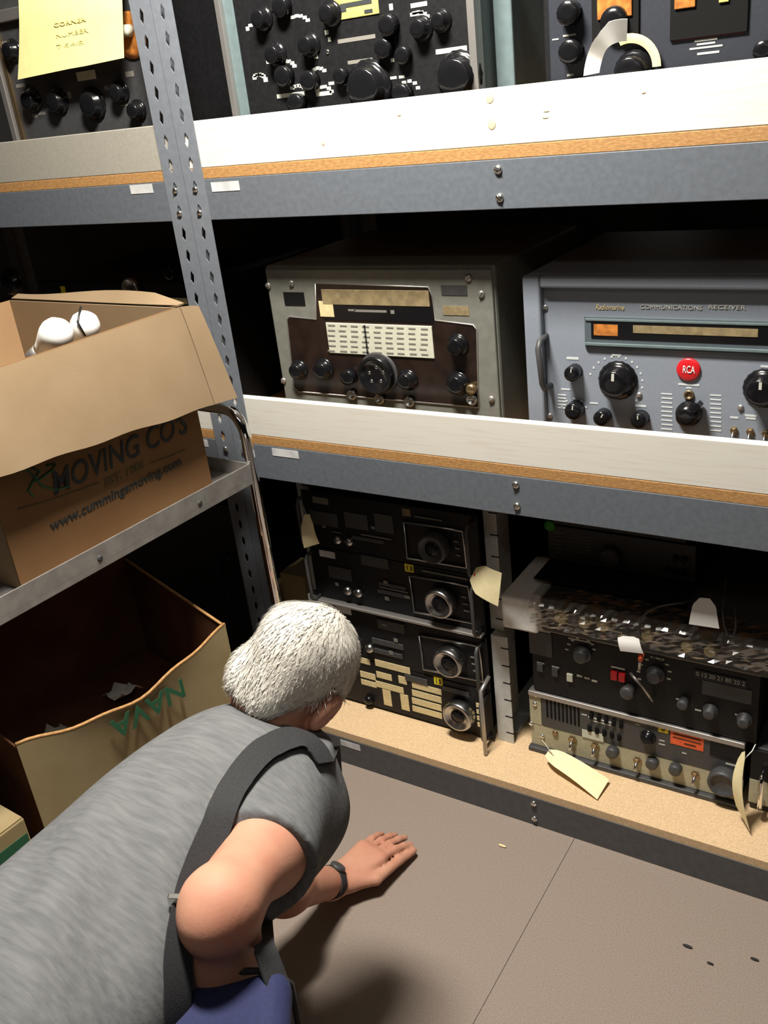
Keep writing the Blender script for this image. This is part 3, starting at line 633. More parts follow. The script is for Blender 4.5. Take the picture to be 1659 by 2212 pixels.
# ------------------------------------------------------------------ two shaded transceivers stacked behind
Y = .25; zc = zb4+.1085
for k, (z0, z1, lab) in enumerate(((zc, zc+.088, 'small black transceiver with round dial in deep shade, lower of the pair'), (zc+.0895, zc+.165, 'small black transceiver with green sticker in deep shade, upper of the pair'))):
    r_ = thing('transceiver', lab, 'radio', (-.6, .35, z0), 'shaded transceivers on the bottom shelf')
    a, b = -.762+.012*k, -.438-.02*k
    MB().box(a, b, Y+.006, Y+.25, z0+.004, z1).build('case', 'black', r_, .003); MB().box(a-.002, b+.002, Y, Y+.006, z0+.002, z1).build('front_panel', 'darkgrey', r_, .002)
    for fx in (a+.02, b-.02): MB().box(fx-.01, fx+.01, Y+.02, Y+.04, z0-.0005, z0+.005).build('foot', 'rubber', r_)
    x = a+(b-a)*.45; mb = MB(); mb.lathe([(.024, 0), (.024, .014), (.02, .018), (.008, .018)], Matrix.Translation((x, Y, z0+.035)), 28); kb = mb.build('tuning_knob', 'darkgrey', r_)
    for i in range(5):
        inst(('trk', 0), lambda: MB().lathe([(.007, 0), (.006, .01), (.002, .011)], n=14), 'blackgloss', 'knob', (b-.02-.018*(i % 3), Y, z0+.025+.03*(i//3)), None, r_)
    mb = MB()
    for i in range(6): mb.box(a+.012, a+.03+.006*(i % 2), Y-.0008, Y, z0+.02+.01*i, z0+.023+.01*i); mb.box(a+.04, a+.1, Y-.0008, Y, z0+.03+.008*i, z0+.0315+.008*i)
    mb.build('panel_markings', 'markdim', r_)['kind'] = 'stuff'
    if k: 
        p = spot(1187, 1136, Y); MB().lathe([(.013, 0), (.013, .001), (.004, .0012)], Matrix.Translation((p.x, Y, p.z)), 20).build('green_sticker', 'green', r_)
    else: pass
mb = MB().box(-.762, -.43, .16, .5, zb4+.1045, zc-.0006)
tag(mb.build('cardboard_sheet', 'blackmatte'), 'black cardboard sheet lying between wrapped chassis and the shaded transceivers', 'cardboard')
# ------------------------------------------------------------------ paper tags
def paper_tag(label, P, m='manila', clip=.2, hole=True, curl=.006, string=None, holecol='red', stringm='cord'):
    """P: four corners (hole end a, b; far end c, d) in world space"""
    a, b, c, d = [Vector(p) for p in P]; ctr = (a+b+c+d)/4
    t = thing('shipping_tag' if m == 'manila' else 'price_tag', label, 'tag', tuple(ctr), 'paper tags tied to the equipment')
    n = (b-a).cross(d-a).normalized(); rows = []
    if n.dot(CAM-ctr) < 0: n = -n
    for i in range(10):
        f = i/9; l = a.lerp(d, f); r = b.lerp(c, f); w_ = (r-l)
        s_ = 1.0 if f > clip else .5+.5*f/clip
        m_ = (l+r)/2; rows.append([m_+w_*(g_*s_)+n*(curl*math.sin(f*math.pi)) for g_ in (-.5, -.25, 0, .25, .5)])
    card = MB().sheet(rows, .0007).build('tag_card', m, t)
    h = (a+b)/2*.87+(c+d)/2*.13+n*.0012
    if hole:
        x_ = (b-a).normalized(); y_ = n.cross(x_).normalized()
        T = Matrix((( x_.x, -n.x, y_.x, h.x), (x_.y, -n.y, y_.y, h.y), (x_.z, -n.z, y_.z, h.z), (0, 0, 0, 1)))
        MB().lathe([(.0065, -.0006), (.0065, .0006), (.0028, .0008), (.0028, -.0006)], T, 18).build('hole_patch', holecol, card)
    if string: MB().tube([h]+[Vector(p) for p in string], .0011, 6).build('string', stringm, t)
    return t
Yt = .07
paper_tag('manila tag hanging in shade at the upper left of the rack tower', [on(652, 1112, 1, Yt), on(674, 1110, 1, Yt), on(690, 1174, 1, Yt-.004), on(657, 1184, 1, Yt-.004)], clip=.3, hole=False, string=[on(655, 1092, 1, .10)])
paper_tag('manila tag with red hole patch sticking out beside the second rack receiver', [on(1008, 1266, 1, .072), on(1036, 1212, 1, .072), on(1084, 1238, 1, .05), on(1076, 1310, 1, .05)], clip=.3, string=[on(1012, 1243, 1, .09)])
paper_tag('manila tag with red hole patch lying over the front edge of the bottom shelf', [on(1172, 1640, 2, .128), on(1192, 1612, 2, .134), on(1316, 1684, 2, .116), on(1290, 1727, 2, .108)], clip=.15, string=[on(1180, 1610, 2, .15), on(1170, 1598, 2, .16)])
paper_tag('manila tag seen edge on, standing at the right end of the beige receiver', [on(1600, 1626, 1, .10), on(1612, 1622, 1, .08), on(1620, 1796, 1, .055), on(1590, 1740, 1, .09)], clip=.05, hole=False, curl=.012, string=[on(1625, 1622, 1, .095), on(1632, 1608, 1, .11)], stringm='white')
paper_tag('white blank tag with rounded top on the plastic wrapped chassis', [on(1500, 1290, 1, .074), on(1545, 1294, 1, .074), on(1554, 1358, 1, .066), on(1488, 1348, 1, .066)], m='white', clip=.25, hole=False, curl=.002)
paper_tag('small white tag with orange end stuck on the black receiver front', [on(1334, 1373, 1, .076), on(1380, 1376, 1, .076), on(1390, 1412, 1, .072), on(1340, 1406, 1, .072)], m='white', clip=.02, hole=False, curl=.003)
t = thing('orange_marker', 'short orange tape flag below the small white tag', 'tape', tuple(on(1384, 1420, 1, .08)))
MB().tube([on(1386, 1412, 1, .08), on(1383, 1426, 1, .08)], .0055, 8).build('orange_band', 'orange', t); MB().tube([on(1383, 1426, 1, .08), on(1381, 1445, 1, .09)], .0035, 8).build('grey_stem', 'alu', t)
def cable(label, pts, r=.0022):
    P = [Vector(p) for p in pts]; S = []
    for i in range(len(P)-1):
        p0, p1, p2, p3 = P[max(i-1, 0)], P[i], P[i+1], P[min(i+2, len(P)-1)]
        for k in range(6):
            t_ = k/6; S.append(.5*((2*p1)+(p2-p0)*t_+(2*p0-5*p1+4*p2-p3)*t_*t_+(3*p1-p0-3*p2+p3)*t_**3))
    S.append(P[-1]); return tag(MB().tube(S, r, 8).build('cable', 'cable'), label, 'cable')
cable('black cable arching over the plastic wrapped chassis', [on(1383, 1372, 1, .074), on(1382, 1348, 1, .07), on(1398, 1322, 1, .07), on(1430, 1308, 1, .08), on(1480, 1300, 1, .10), on(1520, 1285, 1, .15)])
cable('black cable loop hanging beside the white blank tag', [on(1568, 1250, 1, .12), on(1562, 1300, 1, .075), on(1564, 1345, 1, .068), on(1576, 1374, 1, .066), on(1588, 1362, 1, .068), on(1588, 1320, 1, .072), on(1576, 1285, 1, .1)])
# cardboard scraps left of the tower
for i, (a, b, c, d, lab) in enumerate(((604, 654, 1238, 1330, 'buff cardboard carton standing left of the rack tower behind the chrome post'), (576, 600, 1262, 1330, 'narrow buff cardboard strip left of the chrome post on the bottom shelf'))):
    p0 = on(a, c, 1, .2+.05*i); p1 = on(b, c, 1, .2+.05*i)
    o = thing('small_carton', lab, 'carton', ((p0.x+p1.x)/2, .26, D0))
    MB().box(p0.x, p1.x, .2+.05*i, .3+.05*i, D0+.001, p0.z).build('carton_body', 'cardold', o, .002)
    MB().box(p0.x+.002, p1.x-.002, .2+.05*i, .25+.05*i, p0.z+.0002, p0.z+.003).build('carton_flap', 'cardold', o)
# ------------------------------------------------------------------ bottom shelf, left bay: dark equipment
r_ = thing('rack_receiver', 'black equipment case in the dark on the bottom shelf of the left unit', 'radio', (-1.75, .3, D0))
MB().box(-2.1, XS-.2, .154, .5, D0+.001, .62).build('cabinet', 'blackmatte', r_, .004); MB().box(-2.09, XS-.21, .15, .154, D0+.01, .615).build('front_panel', 'black', r_, .001)
for hx in (-2.05, XS-.24): MB().tube([(hx, .15, .25), (hx, .115, .26), (hx, .115, .46), (hx, .15, .47)], .005, 8).build('handle', 'blackmatte', r_)

# ------------------------------------------------------------------ steel cart
CO = Vector((-1.300, -.092, 0)); CU = Vector((-.0607, -.998, 0)).normalized(); CV = Vector((-.998, .0607, 0)).normalized()
def cp(u, v, z): return CO+CU*u+CV*v+Vector((0, 0, z))
CT = Matrix(((CU.x, CV.x, 0, CO.x), (CU.y, CV.y, 0, CO.y), (0, 0, 1, 0), (0, 0, 0, 1)))
LCU, WCV = .80, .58
cart = thing('utility_cart', 'steel two shelf utility cart with chrome push handle beside the shelving', 'cart', tuple(cp(LCU/2, WCV/2, 0)))
def tray(name, zt, h, m):
    mb = MB(); e = .0025
    mb.box(0, LCU, 0, WCV, zt-h*.75, zt-h*.75+e, CT)
    for a in ((0, LCU, 0, e), (0, LCU, WCV-e, WCV), (0, e, e, WCV-e), (LCU-e, LCU, e, WCV-e)): mb.box(*a, zt-h, zt, CT)
    return mb.build(name, m, cart, .001)
ts = tray('top_tray', .872, .048, 'cartsteel'); tray('lower_tray', .205, .048, 'cartsteel')
for u in (.16, .42, .66):
    p = cp(u, 0, .846); MB().lathe([(.006, 0), (.006, .0015), (.003, .002)], Matrix.Translation(p) @ Matrix.Rotation(math.pi/2, 4, 'Z'), 12).build('rivet', 'darkgrey', ts)
r0 = .0125; v0 = -.004
def post(name, pts, m='chrome'): return MB().tube(pts, r0, 16).build(name, m, cart)
us = -.0138
hp = [cp(us, .012, .155), cp(us, .012, .80), cp(us, .012, .925)]
for k in range(1, 8):
    a = k/7*math.pi/2; hp.append(cp(us, .012+.05*(1-math.cos(a)), .925+.06*math.sin(a)))
hp2 = [cp(us, WCV-.012-.05*(1-math.cos(k/7*math.pi/2)), .925+.06*math.sin(k/7*math.pi/2)) for k in range(7, 0, -1)]
post('push_handle', hp+hp2+[cp(us, WCV-.012, .925), cp(us, WCV-.012, .80), cp(us, WCV-.012, .155)])
for v in (.014, WCV-.014): MB().tube([cp(LCU+.0138, v, .155), cp(LCU+.0138, v, .872)], r0, 16).build('corner_post', 'darkgrey', cart)
for u in (us, LCU+.0138):
    for v in (.014, WCV-.014):
        c_ = MB().box(u+(.02 if u < 0 else -.03), u+(.044 if u < 0 else -.006), v-.016, v+.016, .09, .1565, CT).build('caster', 'cartsteel', cart, .003)
        MB().lathe([(.045, -.011), (.048, -.008), (.048, .008), (.045, .011), (.01, .012)], Matrix.Translation(cp(u+(.04 if u < 0 else -.03), v, .0485)) @ Matrix.Rotation(math.pi/2, 4, 'Z'), 24).build('wheel', 'rubber', c_)

# ------------------------------------------------------------------ moving box on the cart
zb = .8395
c1 = on(457, 1037, 2, zb+.012); c2 = on(42, 1253, 2, zb+.02)
BU = Vector((c2.x-c1.x, c2.y-c1.y, 0)); BL = BU.length; BU.normalize(); BV = Vector((BU.y, -BU.x, 0))
if BV.x > 0: BV = -BV
BT = Matrix(((BU.x, BV.x, 0, c1.x), (BU.y, BV.y, 0, c1.y), (0, 0, 1, 0), (0, 0, 0, 1)))
def bp(u, v, z): return BT @ Vector((u, v, z))
# height: where the top fold of the corner edge shows
hz = min((abs(prj(bp(0, 0, z))[1]-664), z) for z in [zb+.2+.002*i for i in range(150)])[1]
mv = thing('moving_box', 'open brown moving box with black lettering standing on the cart', 'box', tuple(bp(BL/2, .18, zb)))
BW = .55; e = .004
mb = MB(); mb.box(0, BL, 0, e, zb, hz, BT); mb.build('side_panel', 'cardflapshade', mv)
mb = MB(); mb.box(0, BL, BW-e, BW, zb, hz, BT); mb.build('side_panel', 'card', mv)
mb = MB(); mb.box(0, e, e, BW-e, zb, hz, BT); mb.build('end_panel', 'cardlight', mv)
mb = MB(); mb.box(BL-e, BL, e, BW-e, zb, hz, BT); mb.build('end_panel', 'cardlight', mv)
mb = MB(); mb.box(e, BL-e, e, BW-e, zb, zb+e, BT); mb.build('bottom_panel', 'card', mv)
FL = .185   # flap folded outward over the printed side
def flap(pts_fn, n, m_, name, mat_='cardlight', th=.0035):
    rows = [[pts_fn(i/n, j/m_) for j in range(m_+1)] for i in range(n+1)]
    return MB().sheet(rows, th).build(name, mat_, mv)
rng = random.Random(5)
def fl_main(f, g):
    u = -.004+g*(BL+.03); out_ = .003+.045*f**.9+.002*math.sin(g*9)*f; return bp(u, -out_, hz-(.200-.045*g)*f+.002*math.sin(g*19)*f)
flap(fl_main, 8, 24, 'side_flap')
def fl_corner(f, g):
    u = -.006-g*(.040+.016*f)-.006*math.sin(g*3); out_ = .003+.045*f**.9+.010*g; return bp(u, -out_, hz-.200*f-.008*g*(1-f)-.004*g*f)
flap(fl_corner, 8, 5, 'corner_flap')
def fl_end(f, g):
    v = .002+g*(BW-.004); return bp(-.004-.02*f, v, hz+.002+.014*f*min(1, g*8)*(1+.6*math.sin(g*5)))
flap(fl_end, 5, 14, 'end_flap')
def fl_near(f, g):
    v = .002+g*(BW-.004); return bp(BL+.004+.12*f, v, hz+.002-.10*f)
flap(fl_near, 5, 8, 'end_flap')
# printing
RX = Matrix((( -BU.x, 0, -BV.x), (-BU.y, 0, -BV.y), (0, 1, 0)))
def btext(s, px, py, hpx, wpx, m, shear=0, bold=0):
    # put the photographed spot onto the printed side
    d = ray(px, py); n = Vector((BV.x, BV.y, 0)); t_ = (bp(0, 0, 0)-CAM).dot(n)/d.dot(n); p = CAM+d*t_-BV*.0012
    o = text(mv, s, tuple(p), hpx, m, RX, 'printing', 1, shear, bold)
    xs = [v.co.x for v in o.data.vertices]; o.scale = (wpx/(max(xs)-min(xs)), 1, 1); o.matrix_parent_inverse = mv.matrix_basis.inverted(); return o
btext("MOVING CO'S", 265, 978, .062, .345, 'ink', .25, .0006)
btext('EST. 1986', 268, 1024, .022, .10, 'faintink', .2, .0003)
btext('www.cummingsmoving.com', 258, 1062, .026, .33, 'ink', .15, .0004)
def bspot(px, py):
    d = ray(px, py); n = Vector((BV.x, BV.y, 0)); t_ = (bp(0, 0, 0)-CAM).dot(n)/d.dot(n); return CAM+d*t_-BV*.001
for pts in ([(38, 1100), (110, 1080), (180, 1055), (215, 1042)], [(325, 1000), (370, 985), (400, 972)]):
    MB().tube([bspot(*p) for p in pts], .0012, 5).build('printing', 'faintink', mv)
for pts in ([(35, 1020), (55, 1012), (75, 1030), (90, 1050), (120, 1058), (150, 1050)], [(65, 1008), (85, 1018), (70, 1040), (60, 1060), (72, 1072)], [(100, 1005), (120, 1002), (112, 1015), (85, 1035), (68, 1042)]):
    MB().tube([bspot(*p) for p in pts], .002, 5).build('printing', 'greenink', mv)
# white bulbs inside
for i, (px, py, rr, lab) in enumerate(((122, 722, .031, 'larger white glass bulb showing inside the moving box'), (184, 703, .029, 'white glass bulb with dark seam inside the moving box, to the right'))):
    d = ray(px, py); n = Vector((BV.x, BV.y, 0)); t_ = (bp(0, .06+.05*i, 0)-CAM).dot(n)/d.dot(n); p = CAM+d*t_
    b_ = thing('light_bulb', lab, 'bulb', tuple(p), 'white bulbs in the moving box')
    T = Matrix.Translation(p) @ Matrix.Rotation(.5 if i else 1.0, 4, 'Y') @ Matrix.Rotation(1.4, 4, 'X')
    MB().lathe([(.004, -rr), (rr*.6, -rr*.8), (rr*.92, -rr*.4), (rr, 0), (rr*.94, rr*.4), (rr*.75, rr*.9), (rr*.5, rr*1.5), (rr*.45, rr*1.8)], T, 24).build('glass_globe', 'whitegloss', b_)
    MB().lathe([(rr*.46, rr*1.8), (rr*.46, rr*2.7), (rr*.2, rr*2.9)], T, 16).build('screw_base', 'alu', b_)
    if i: MB().tube([p+Vector((0, 0, rr*1.25)), p+Vector((rr*.5, -rr*.95, rr*.5)), p+Vector((rr*.65, -rr*.75, -rr*.5))], .0022, 6).build('dark_wire', 'cable', b_)
# something for the bulbs to rest on
tag(MB().box(.02, BL-.02, .02, BW-.02, zb+.006, 1.03, BT).build('packing_carton', 'card', None, .004), 'plain brown inner carton filling the moving box below the bulbs', 'carton')

# ------------------------------------------------------------------ big old carton on the lower tray
zr = .56
a = on(487, 1352, 2, zr); b = on(38, 1618, 2, zr)
GU = Vector((b.x-a.x, b.y-a.y, 0)); GL = GU.length; GU.normalize(); GV = Vector((GU.y, -GU.x, 0))
if GV.x > 0: GV = -GV
GT = Matrix(((GU.x, GV.x, 0, a.x), (GU.y, GV.y, 0, a.y), (0, 0, 1, 0), (0, 0, 0, 1)))
GWd = .36; gz = .1715
big = thing('old_carton', 'large open buff carton with green lettering on the lower tray of the cart', 'box', tuple(GT @ Vector((GL/2, GWd/2, gz))))
def gp(u, v, z): return GT @ Vector((u, v, z))
rng = random.Random(11)
def wav(u): return .006*math.sin(u*17)+.004*math.sin(u*41+1)
def gwall(fn, nm, m_, th=.004):
    rows = [[fn(f/10, g/24) for g in range(25)] for f in range(11)]; return MB().sheet(rows, th).build(nm, m_, big)
fw_ = gwall(lambda f, g: gp(g*GL, -.028*math.sin(g*math.pi)*f**2+.002, gz+(zr-gz)*f+(wav(g*GL)-.022*math.sin(g*math.pi)) * (f == 1)), 'front_panel', 'cardold')
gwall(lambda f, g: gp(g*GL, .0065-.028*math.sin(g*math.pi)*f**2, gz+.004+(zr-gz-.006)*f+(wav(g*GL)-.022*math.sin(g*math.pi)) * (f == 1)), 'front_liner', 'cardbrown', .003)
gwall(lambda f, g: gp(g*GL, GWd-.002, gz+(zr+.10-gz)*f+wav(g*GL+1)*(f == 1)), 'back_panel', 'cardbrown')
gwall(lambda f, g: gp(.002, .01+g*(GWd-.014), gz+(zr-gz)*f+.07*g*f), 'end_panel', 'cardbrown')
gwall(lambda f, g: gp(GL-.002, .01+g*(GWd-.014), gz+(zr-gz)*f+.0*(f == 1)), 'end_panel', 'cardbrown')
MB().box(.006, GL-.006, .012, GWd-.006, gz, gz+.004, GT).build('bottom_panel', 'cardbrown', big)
def edgefn(u): g = u/GL; return gp(u, -.028*math.sin(g*math.pi)+.003, zr+wav(u)-.022*math.sin(g*math.pi)+.001)
MB().tube([edgefn(GL*k/24) for k in range(25)], .0035, 6).build('torn_rim', 'chipedge', big); MB().tube([gp(.002, GWd*k/6, zr+.07*k/6) for k in range(7)], .0035, 6).build('torn_rim', 'chipedge', big)
# green upside-down lettering on its front
LR = Matrix(((GU.x, 0, -GV.x), (GU.y, 0, -GV.y), (0, -1, 0)))
def gspot(px, py):
    d = ray(px, py); n = Vector((GV.x, GV.y, 0)); t_ = (gp(0, -.027, 0)-CAM).dot(n)/d.dot(n); return CAM+d*t_-GV*.002
p = gspot(322, 1527)
o = text(big, 'NAVA', tuple(p), .062, 'greenink', LR, 'printing', 1, 0, 0.0012); xs = [v.co.x for v in o.data.vertices]; o.scale = (.175/(max(xs)-min(xs)), 1, 1)
o.matrix_parent_inverse = big.matrix_basis.inverted()
# crumpled paper inside the carton
for i, (px, py, s_) in enumerate(((262, 1500, .05), (115, 1590, .045))):
    pc = on(px, py, 2, .40); q_ = MB()
    rows = [[pc+Vector((s_*(u/5-.5)*1.6+.008*math.sin(u*2+v), s_*(v/4-.5), .012*math.sin(u*1.7)*math.cos(v*2.1)+.004*u)) for v in range(5)] for u in range(6)]
    tag(q_.sheet(rows, .0008).build('paper_scrap', 'foam'), ('crumpled pale paper scrap deep inside the buff carton, right', 'crumpled pale paper scrap deep inside the buff carton, left corner')[i], 'paper')
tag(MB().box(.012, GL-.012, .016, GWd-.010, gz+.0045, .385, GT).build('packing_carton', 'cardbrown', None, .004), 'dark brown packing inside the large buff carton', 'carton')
# green printed box near the floor at the left edge
gb = thing('printed_box', 'tan box with green printed bands at the far left edge behind the cart post', 'box', tuple(cp(.745, .2, .17)))
MB().box(.700, .786, .022, .40, .1712, .44, CT).build('box_body', 'cardold', gb, .003)
MB().box(.702, .784, .024, .398, .4402, .4432, CT).build('box_lid', 'cardold', gb, .001)
for z0, z1 in ((.385, .408), (.335, .343), (.285, .31), (.23, .25)): MB().box(.704, .782, .0208, .0218, z0, z1, CT).build('green_band', 'greenink', gb)
# ------------------------------------------------------------------ person (signed-distance body, one continuous surface)
class SDF:
    def __init__(s, lo, hi, h):
        s.lo = np.array(lo, np.float32); s.h = h; s.n = np.ceil((np.array(hi)-np.array(lo))/h).astype(int)+1
        s.F = np.full(s.n, 1.0, np.float32)
    def _win(s, lo, hi):
        a = np.clip(np.floor((np.array(lo)-s.lo)/s.h).astype(int), 0, s.n-1); b = np.clip(np.ceil((np.array(hi)-s.lo)/s.h).astype(int)+1, 0, s.n)
        sl = tuple(slice(a[i], b[i]) for i in range(3))
        g = [s.lo[i]+s.h*np.arange(a[i], b[i], dtype=np.float32) for i in range(3)]
        return sl, g[0][:, None, None], g[1][None, :, None], g[2][None, None, :]
    def _put(s, sl, d, k, sub=False):
        A = s.F[sl]
        if sub: d = -d; h = np.maximum(k-np.abs(A-d), 0)/k; s.F[sl] = np.maximum(A, d)+h*h*k/4
        else: h = np.maximum(k-np.abs(A-d), 0)/k; s.F[sl] = np.minimum(A, d)-h*h*k/4
    def cone(s, a, b, ra, rb, k=.03, flat=None, sub=False):
        a = np.array(a, np.float32); b = np.array(b, np.float32); pad = max(ra, rb)+k+.03
        sl, X, Y, Z = s._win(np.minimum(a, b)-pad, np.maximum(a, b)+pad)
        if 0 in s.F[sl].shape: return s
        ba = b-a; L = float(ba@ba)+1e-9
        px, py, pz = X-a[0], Y-a[1], Z-a[2]
        t = np.clip((px*ba[0]+py*ba[1]+pz*ba[2])/L, 0, 1)
        dx, dy, dz = px-t*ba[0], py-t*ba[1], pz-t*ba[2]
        if flat is not None:   # (direction, factor): squash along a direction
            n = np.array(flat[0], np.float32); n /= np.linalg.norm(n); c = dx*n[0]+dy*n[1]+dz*n[2]; f = flat[1]
            d2 = dx*dx+dy*dy+dz*dz-c*c+(c/f)**2
            d = (np.sqrt(d2)-(ra+(rb-ra)*t))*min(1, (1+f)/2)
        else: d = np.sqrt(dx*dx+dy*dy+dz*dz)-(ra+(rb-ra)*t)
        s._put(sl, d, k, sub); return s
    def ell(s, c, r, axes=None, k=.03, sub=False):
        c = np.array(c, np.float32); A = np.array(axes if axes is not None else np.eye(3), np.float32); r = np.array(r, np.float32)
        pad = max(r)+k+.03; sl, X, Y, Z = s._win(c-pad, c+pad)
        if 0 in s.F[sl].shape: return s
        px, py, pz = X-c[0], Y-c[1], Z-c[2]; q2 = 0; q4 = 0
        for i in range(3):
            t = px*A[i][0]+py*A[i][1]+pz*A[i][2]; q2 = q2+(t/r[i])**2; q4 = q4+(t/r[i]**2)**2
        k0 = np.sqrt(q2); d = k0*(k0-1)/(np.sqrt(q4)+1e-6)
        s._put(sl, d, k, sub); return s
    def plane(s, p, n, keep_k=.004):   # keep the side where (x-p).n < 0
        p = np.array(p); n = np.array(n, float); n /= np.linalg.norm(n)
        sl, X, Y, Z = s._win(s.lo, s.lo+s.h*s.n); d = ((X-p[0])*n[0]+(Y-p[1])*n[1]+(Z-p[2])*n[2]).astype(np.float32); s.F = np.maximum(s.F, d); return s
    def grid(s): return s._win(s.lo, s.lo+s.h*s.n)[1:]
    def mesh(s, name, m, parent, disp=None, seam=None):
        F = s.F; n = F.shape; neg = F < 0
        c = [neg[i:n[0]-1+i, j:n[1]-1+j, k:n[2]-1+k] for i in (0, 1) for j in (0, 1) for k in (0, 1)]
        cnt = sum(a.astype(np.int8) for a in c); act = (cnt > 0) & (cnt < 8); idx = np.argwhere(act)
        ids = np.full(act.shape, -1, np.int64); ids[act] = np.arange(len(idx))
        P = np.zeros((len(idx), 3)); W = np.zeros(len(idx)); cor = [(i, j, k) for i in (0, 1) for j in (0, 1) for k in (0, 1)]
        val = [F[idx[:, 0]+a, idx[:, 1]+b, idx[:, 2]+d] for a, b, d in cor]
        for i in range(8):
            for j in range(i+1, 8):
                if sum(abs(cor[i][q_]-cor[j][q_]) for q_ in range(3)) != 1: continue
                f0, f1 = val[i], val[j]; cr = (f0 < 0) != (f1 < 0); t = np.where(cr, f0/(f0-f1+1e-12), 0)
                for q_ in range(3): P[:, q_] += np.where(cr, cor[i][q_]+t*(cor[j][q_]-cor[i][q_]), 0)
                W += cr
        P = P/W[:, None]+idx; V = s.lo+P*s.h
        Q = []
        for ax in range(3):
            b_, c_ = [(1, 2), (2, 0), (0, 1)][ax]
            sl0 = [slice(None)]*3; sl1 = [slice(None)]*3; sl0[ax] = slice(0, -1); sl1[ax] = slice(1, None)
            ch = neg[tuple(sl0)] != neg[tuple(sl1)]; e_ = np.argwhere(ch); e_ = e_[(e_[:, b_] > 0) & (e_[:, c_] > 0) & (e_[:, b_] < n[b_]-1) & (e_[:, c_] < n[c_]-1)]
            if not len(e_): continue
            def cid(db, dc):
                q_ = e_.copy(); q_[:, b_] += db; q_[:, c_] += dc; return ids[q_[:, 0], q_[:, 1], q_[:, 2]]
            qd = np.stack([cid(-1, -1), cid(0, -1), cid(0, 0), cid(-1, 0)], 1); fl = neg[tuple(e_.T)]
            qd[~fl] = qd[~fl][:, ::-1]; Q.append(qd)
        Q = np.concatenate(Q); Q = Q[(Q >= 0).all(1)]
        me = bpy.data.meshes.new(name); me.vertices.add(len(V)); me.vertices.foreach_set('co', V.astype(np.float32).ravel())
        me.loops.add(len(Q)*4); me.loops.foreach_set('vertex_index', Q.astype(np.int32).ravel())
        me.polygons.add(len(Q)); me.polygons.foreach_set('loop_start', np.arange(0, len(Q)*4, 4, dtype=np.int32)); me.polygons.foreach_set('loop_total', np.full(len(Q), 4, np.int32))
        me.polygons.foreach_set('use_smooth', np.ones(len(Q), bool)); me.update(calc_edges=True); me.validate()
        me.materials.append(m); o = bpy.data.objects.new(name, me); COL.objects.link(o); par(o, parent)
        md = o.modifiers.new('smooth', 'SMOOTH'); md.factor = .5; md.iterations = 2
        return o
skin = mat('skin', (.50, .262, .175), .6, 0, 0, 14, .06, 260, col2=(.44, .19, .125), lo=.3, hi=.7, spec=.28)
skin.node_tree.nodes['Principled BSDF'].inputs['Subsurface Weight'].default_value = .12
skin.node_tree.nodes['Principled BSDF'].inputs['Subsurface Radius'].default_value = (.012, .005, .003)
shirtm = mat('heather_grey_jersey', (.150, .152, .156), .95, 0, 0, 150, .15, 420, (.14, 1, .5), col2=(.105, .107, .110), lo=.3, hi=.7, spec=.1)
hairm = mat('white_hair', (.62, .59, .53), .55, 0, 0, 30, .3, 120, (3, .7, .7), col2=(.50, .47, .42), spec=.3)
jeansm = mat('dark_denim', (.016, .018, .026), .9, 0, .2, 200, .1, 500)
shoem = mat('dark_leather', (.018, .015, .012), .5)
V3 = lambda *a: np.array(a, float)
# joints
NB = V3(-.846, -.655, .672)                       # base of the neck
HC = np.array(far(643, 1455, 1.46))               # head centre
SR = V3(-.745, -.725, .650); ER = np.array(far(474, 1960, 1.06)); WR = np.array(far(462, 2240, 1.20))
SL = V3(-.985, -.665, .555); EL = V3(-.985, -.635, .280); WL = np.array(on(728, 1904, 2, .052))
PV = V3(-.815, -1.260, .655)                      # pelvis
HR, HL = PV+V3(.10, 0, -.06), PV+V3(-.10, 0, -.06)
LAT = V3(.93, 0, .37); LAT /= np.linalg.norm(LAT); TUP = np.cross(LAT, V3(0, 1, 0)); TAX = [LAT, V3(0, 1, 0), TUP]
KR, KL = V3(-.64, -1.00, .43), V3(-1.0, -1.02, .42)
AR, AL = V3(-.64, -1.32, .10), V3(-1.02, -1.34, .10)
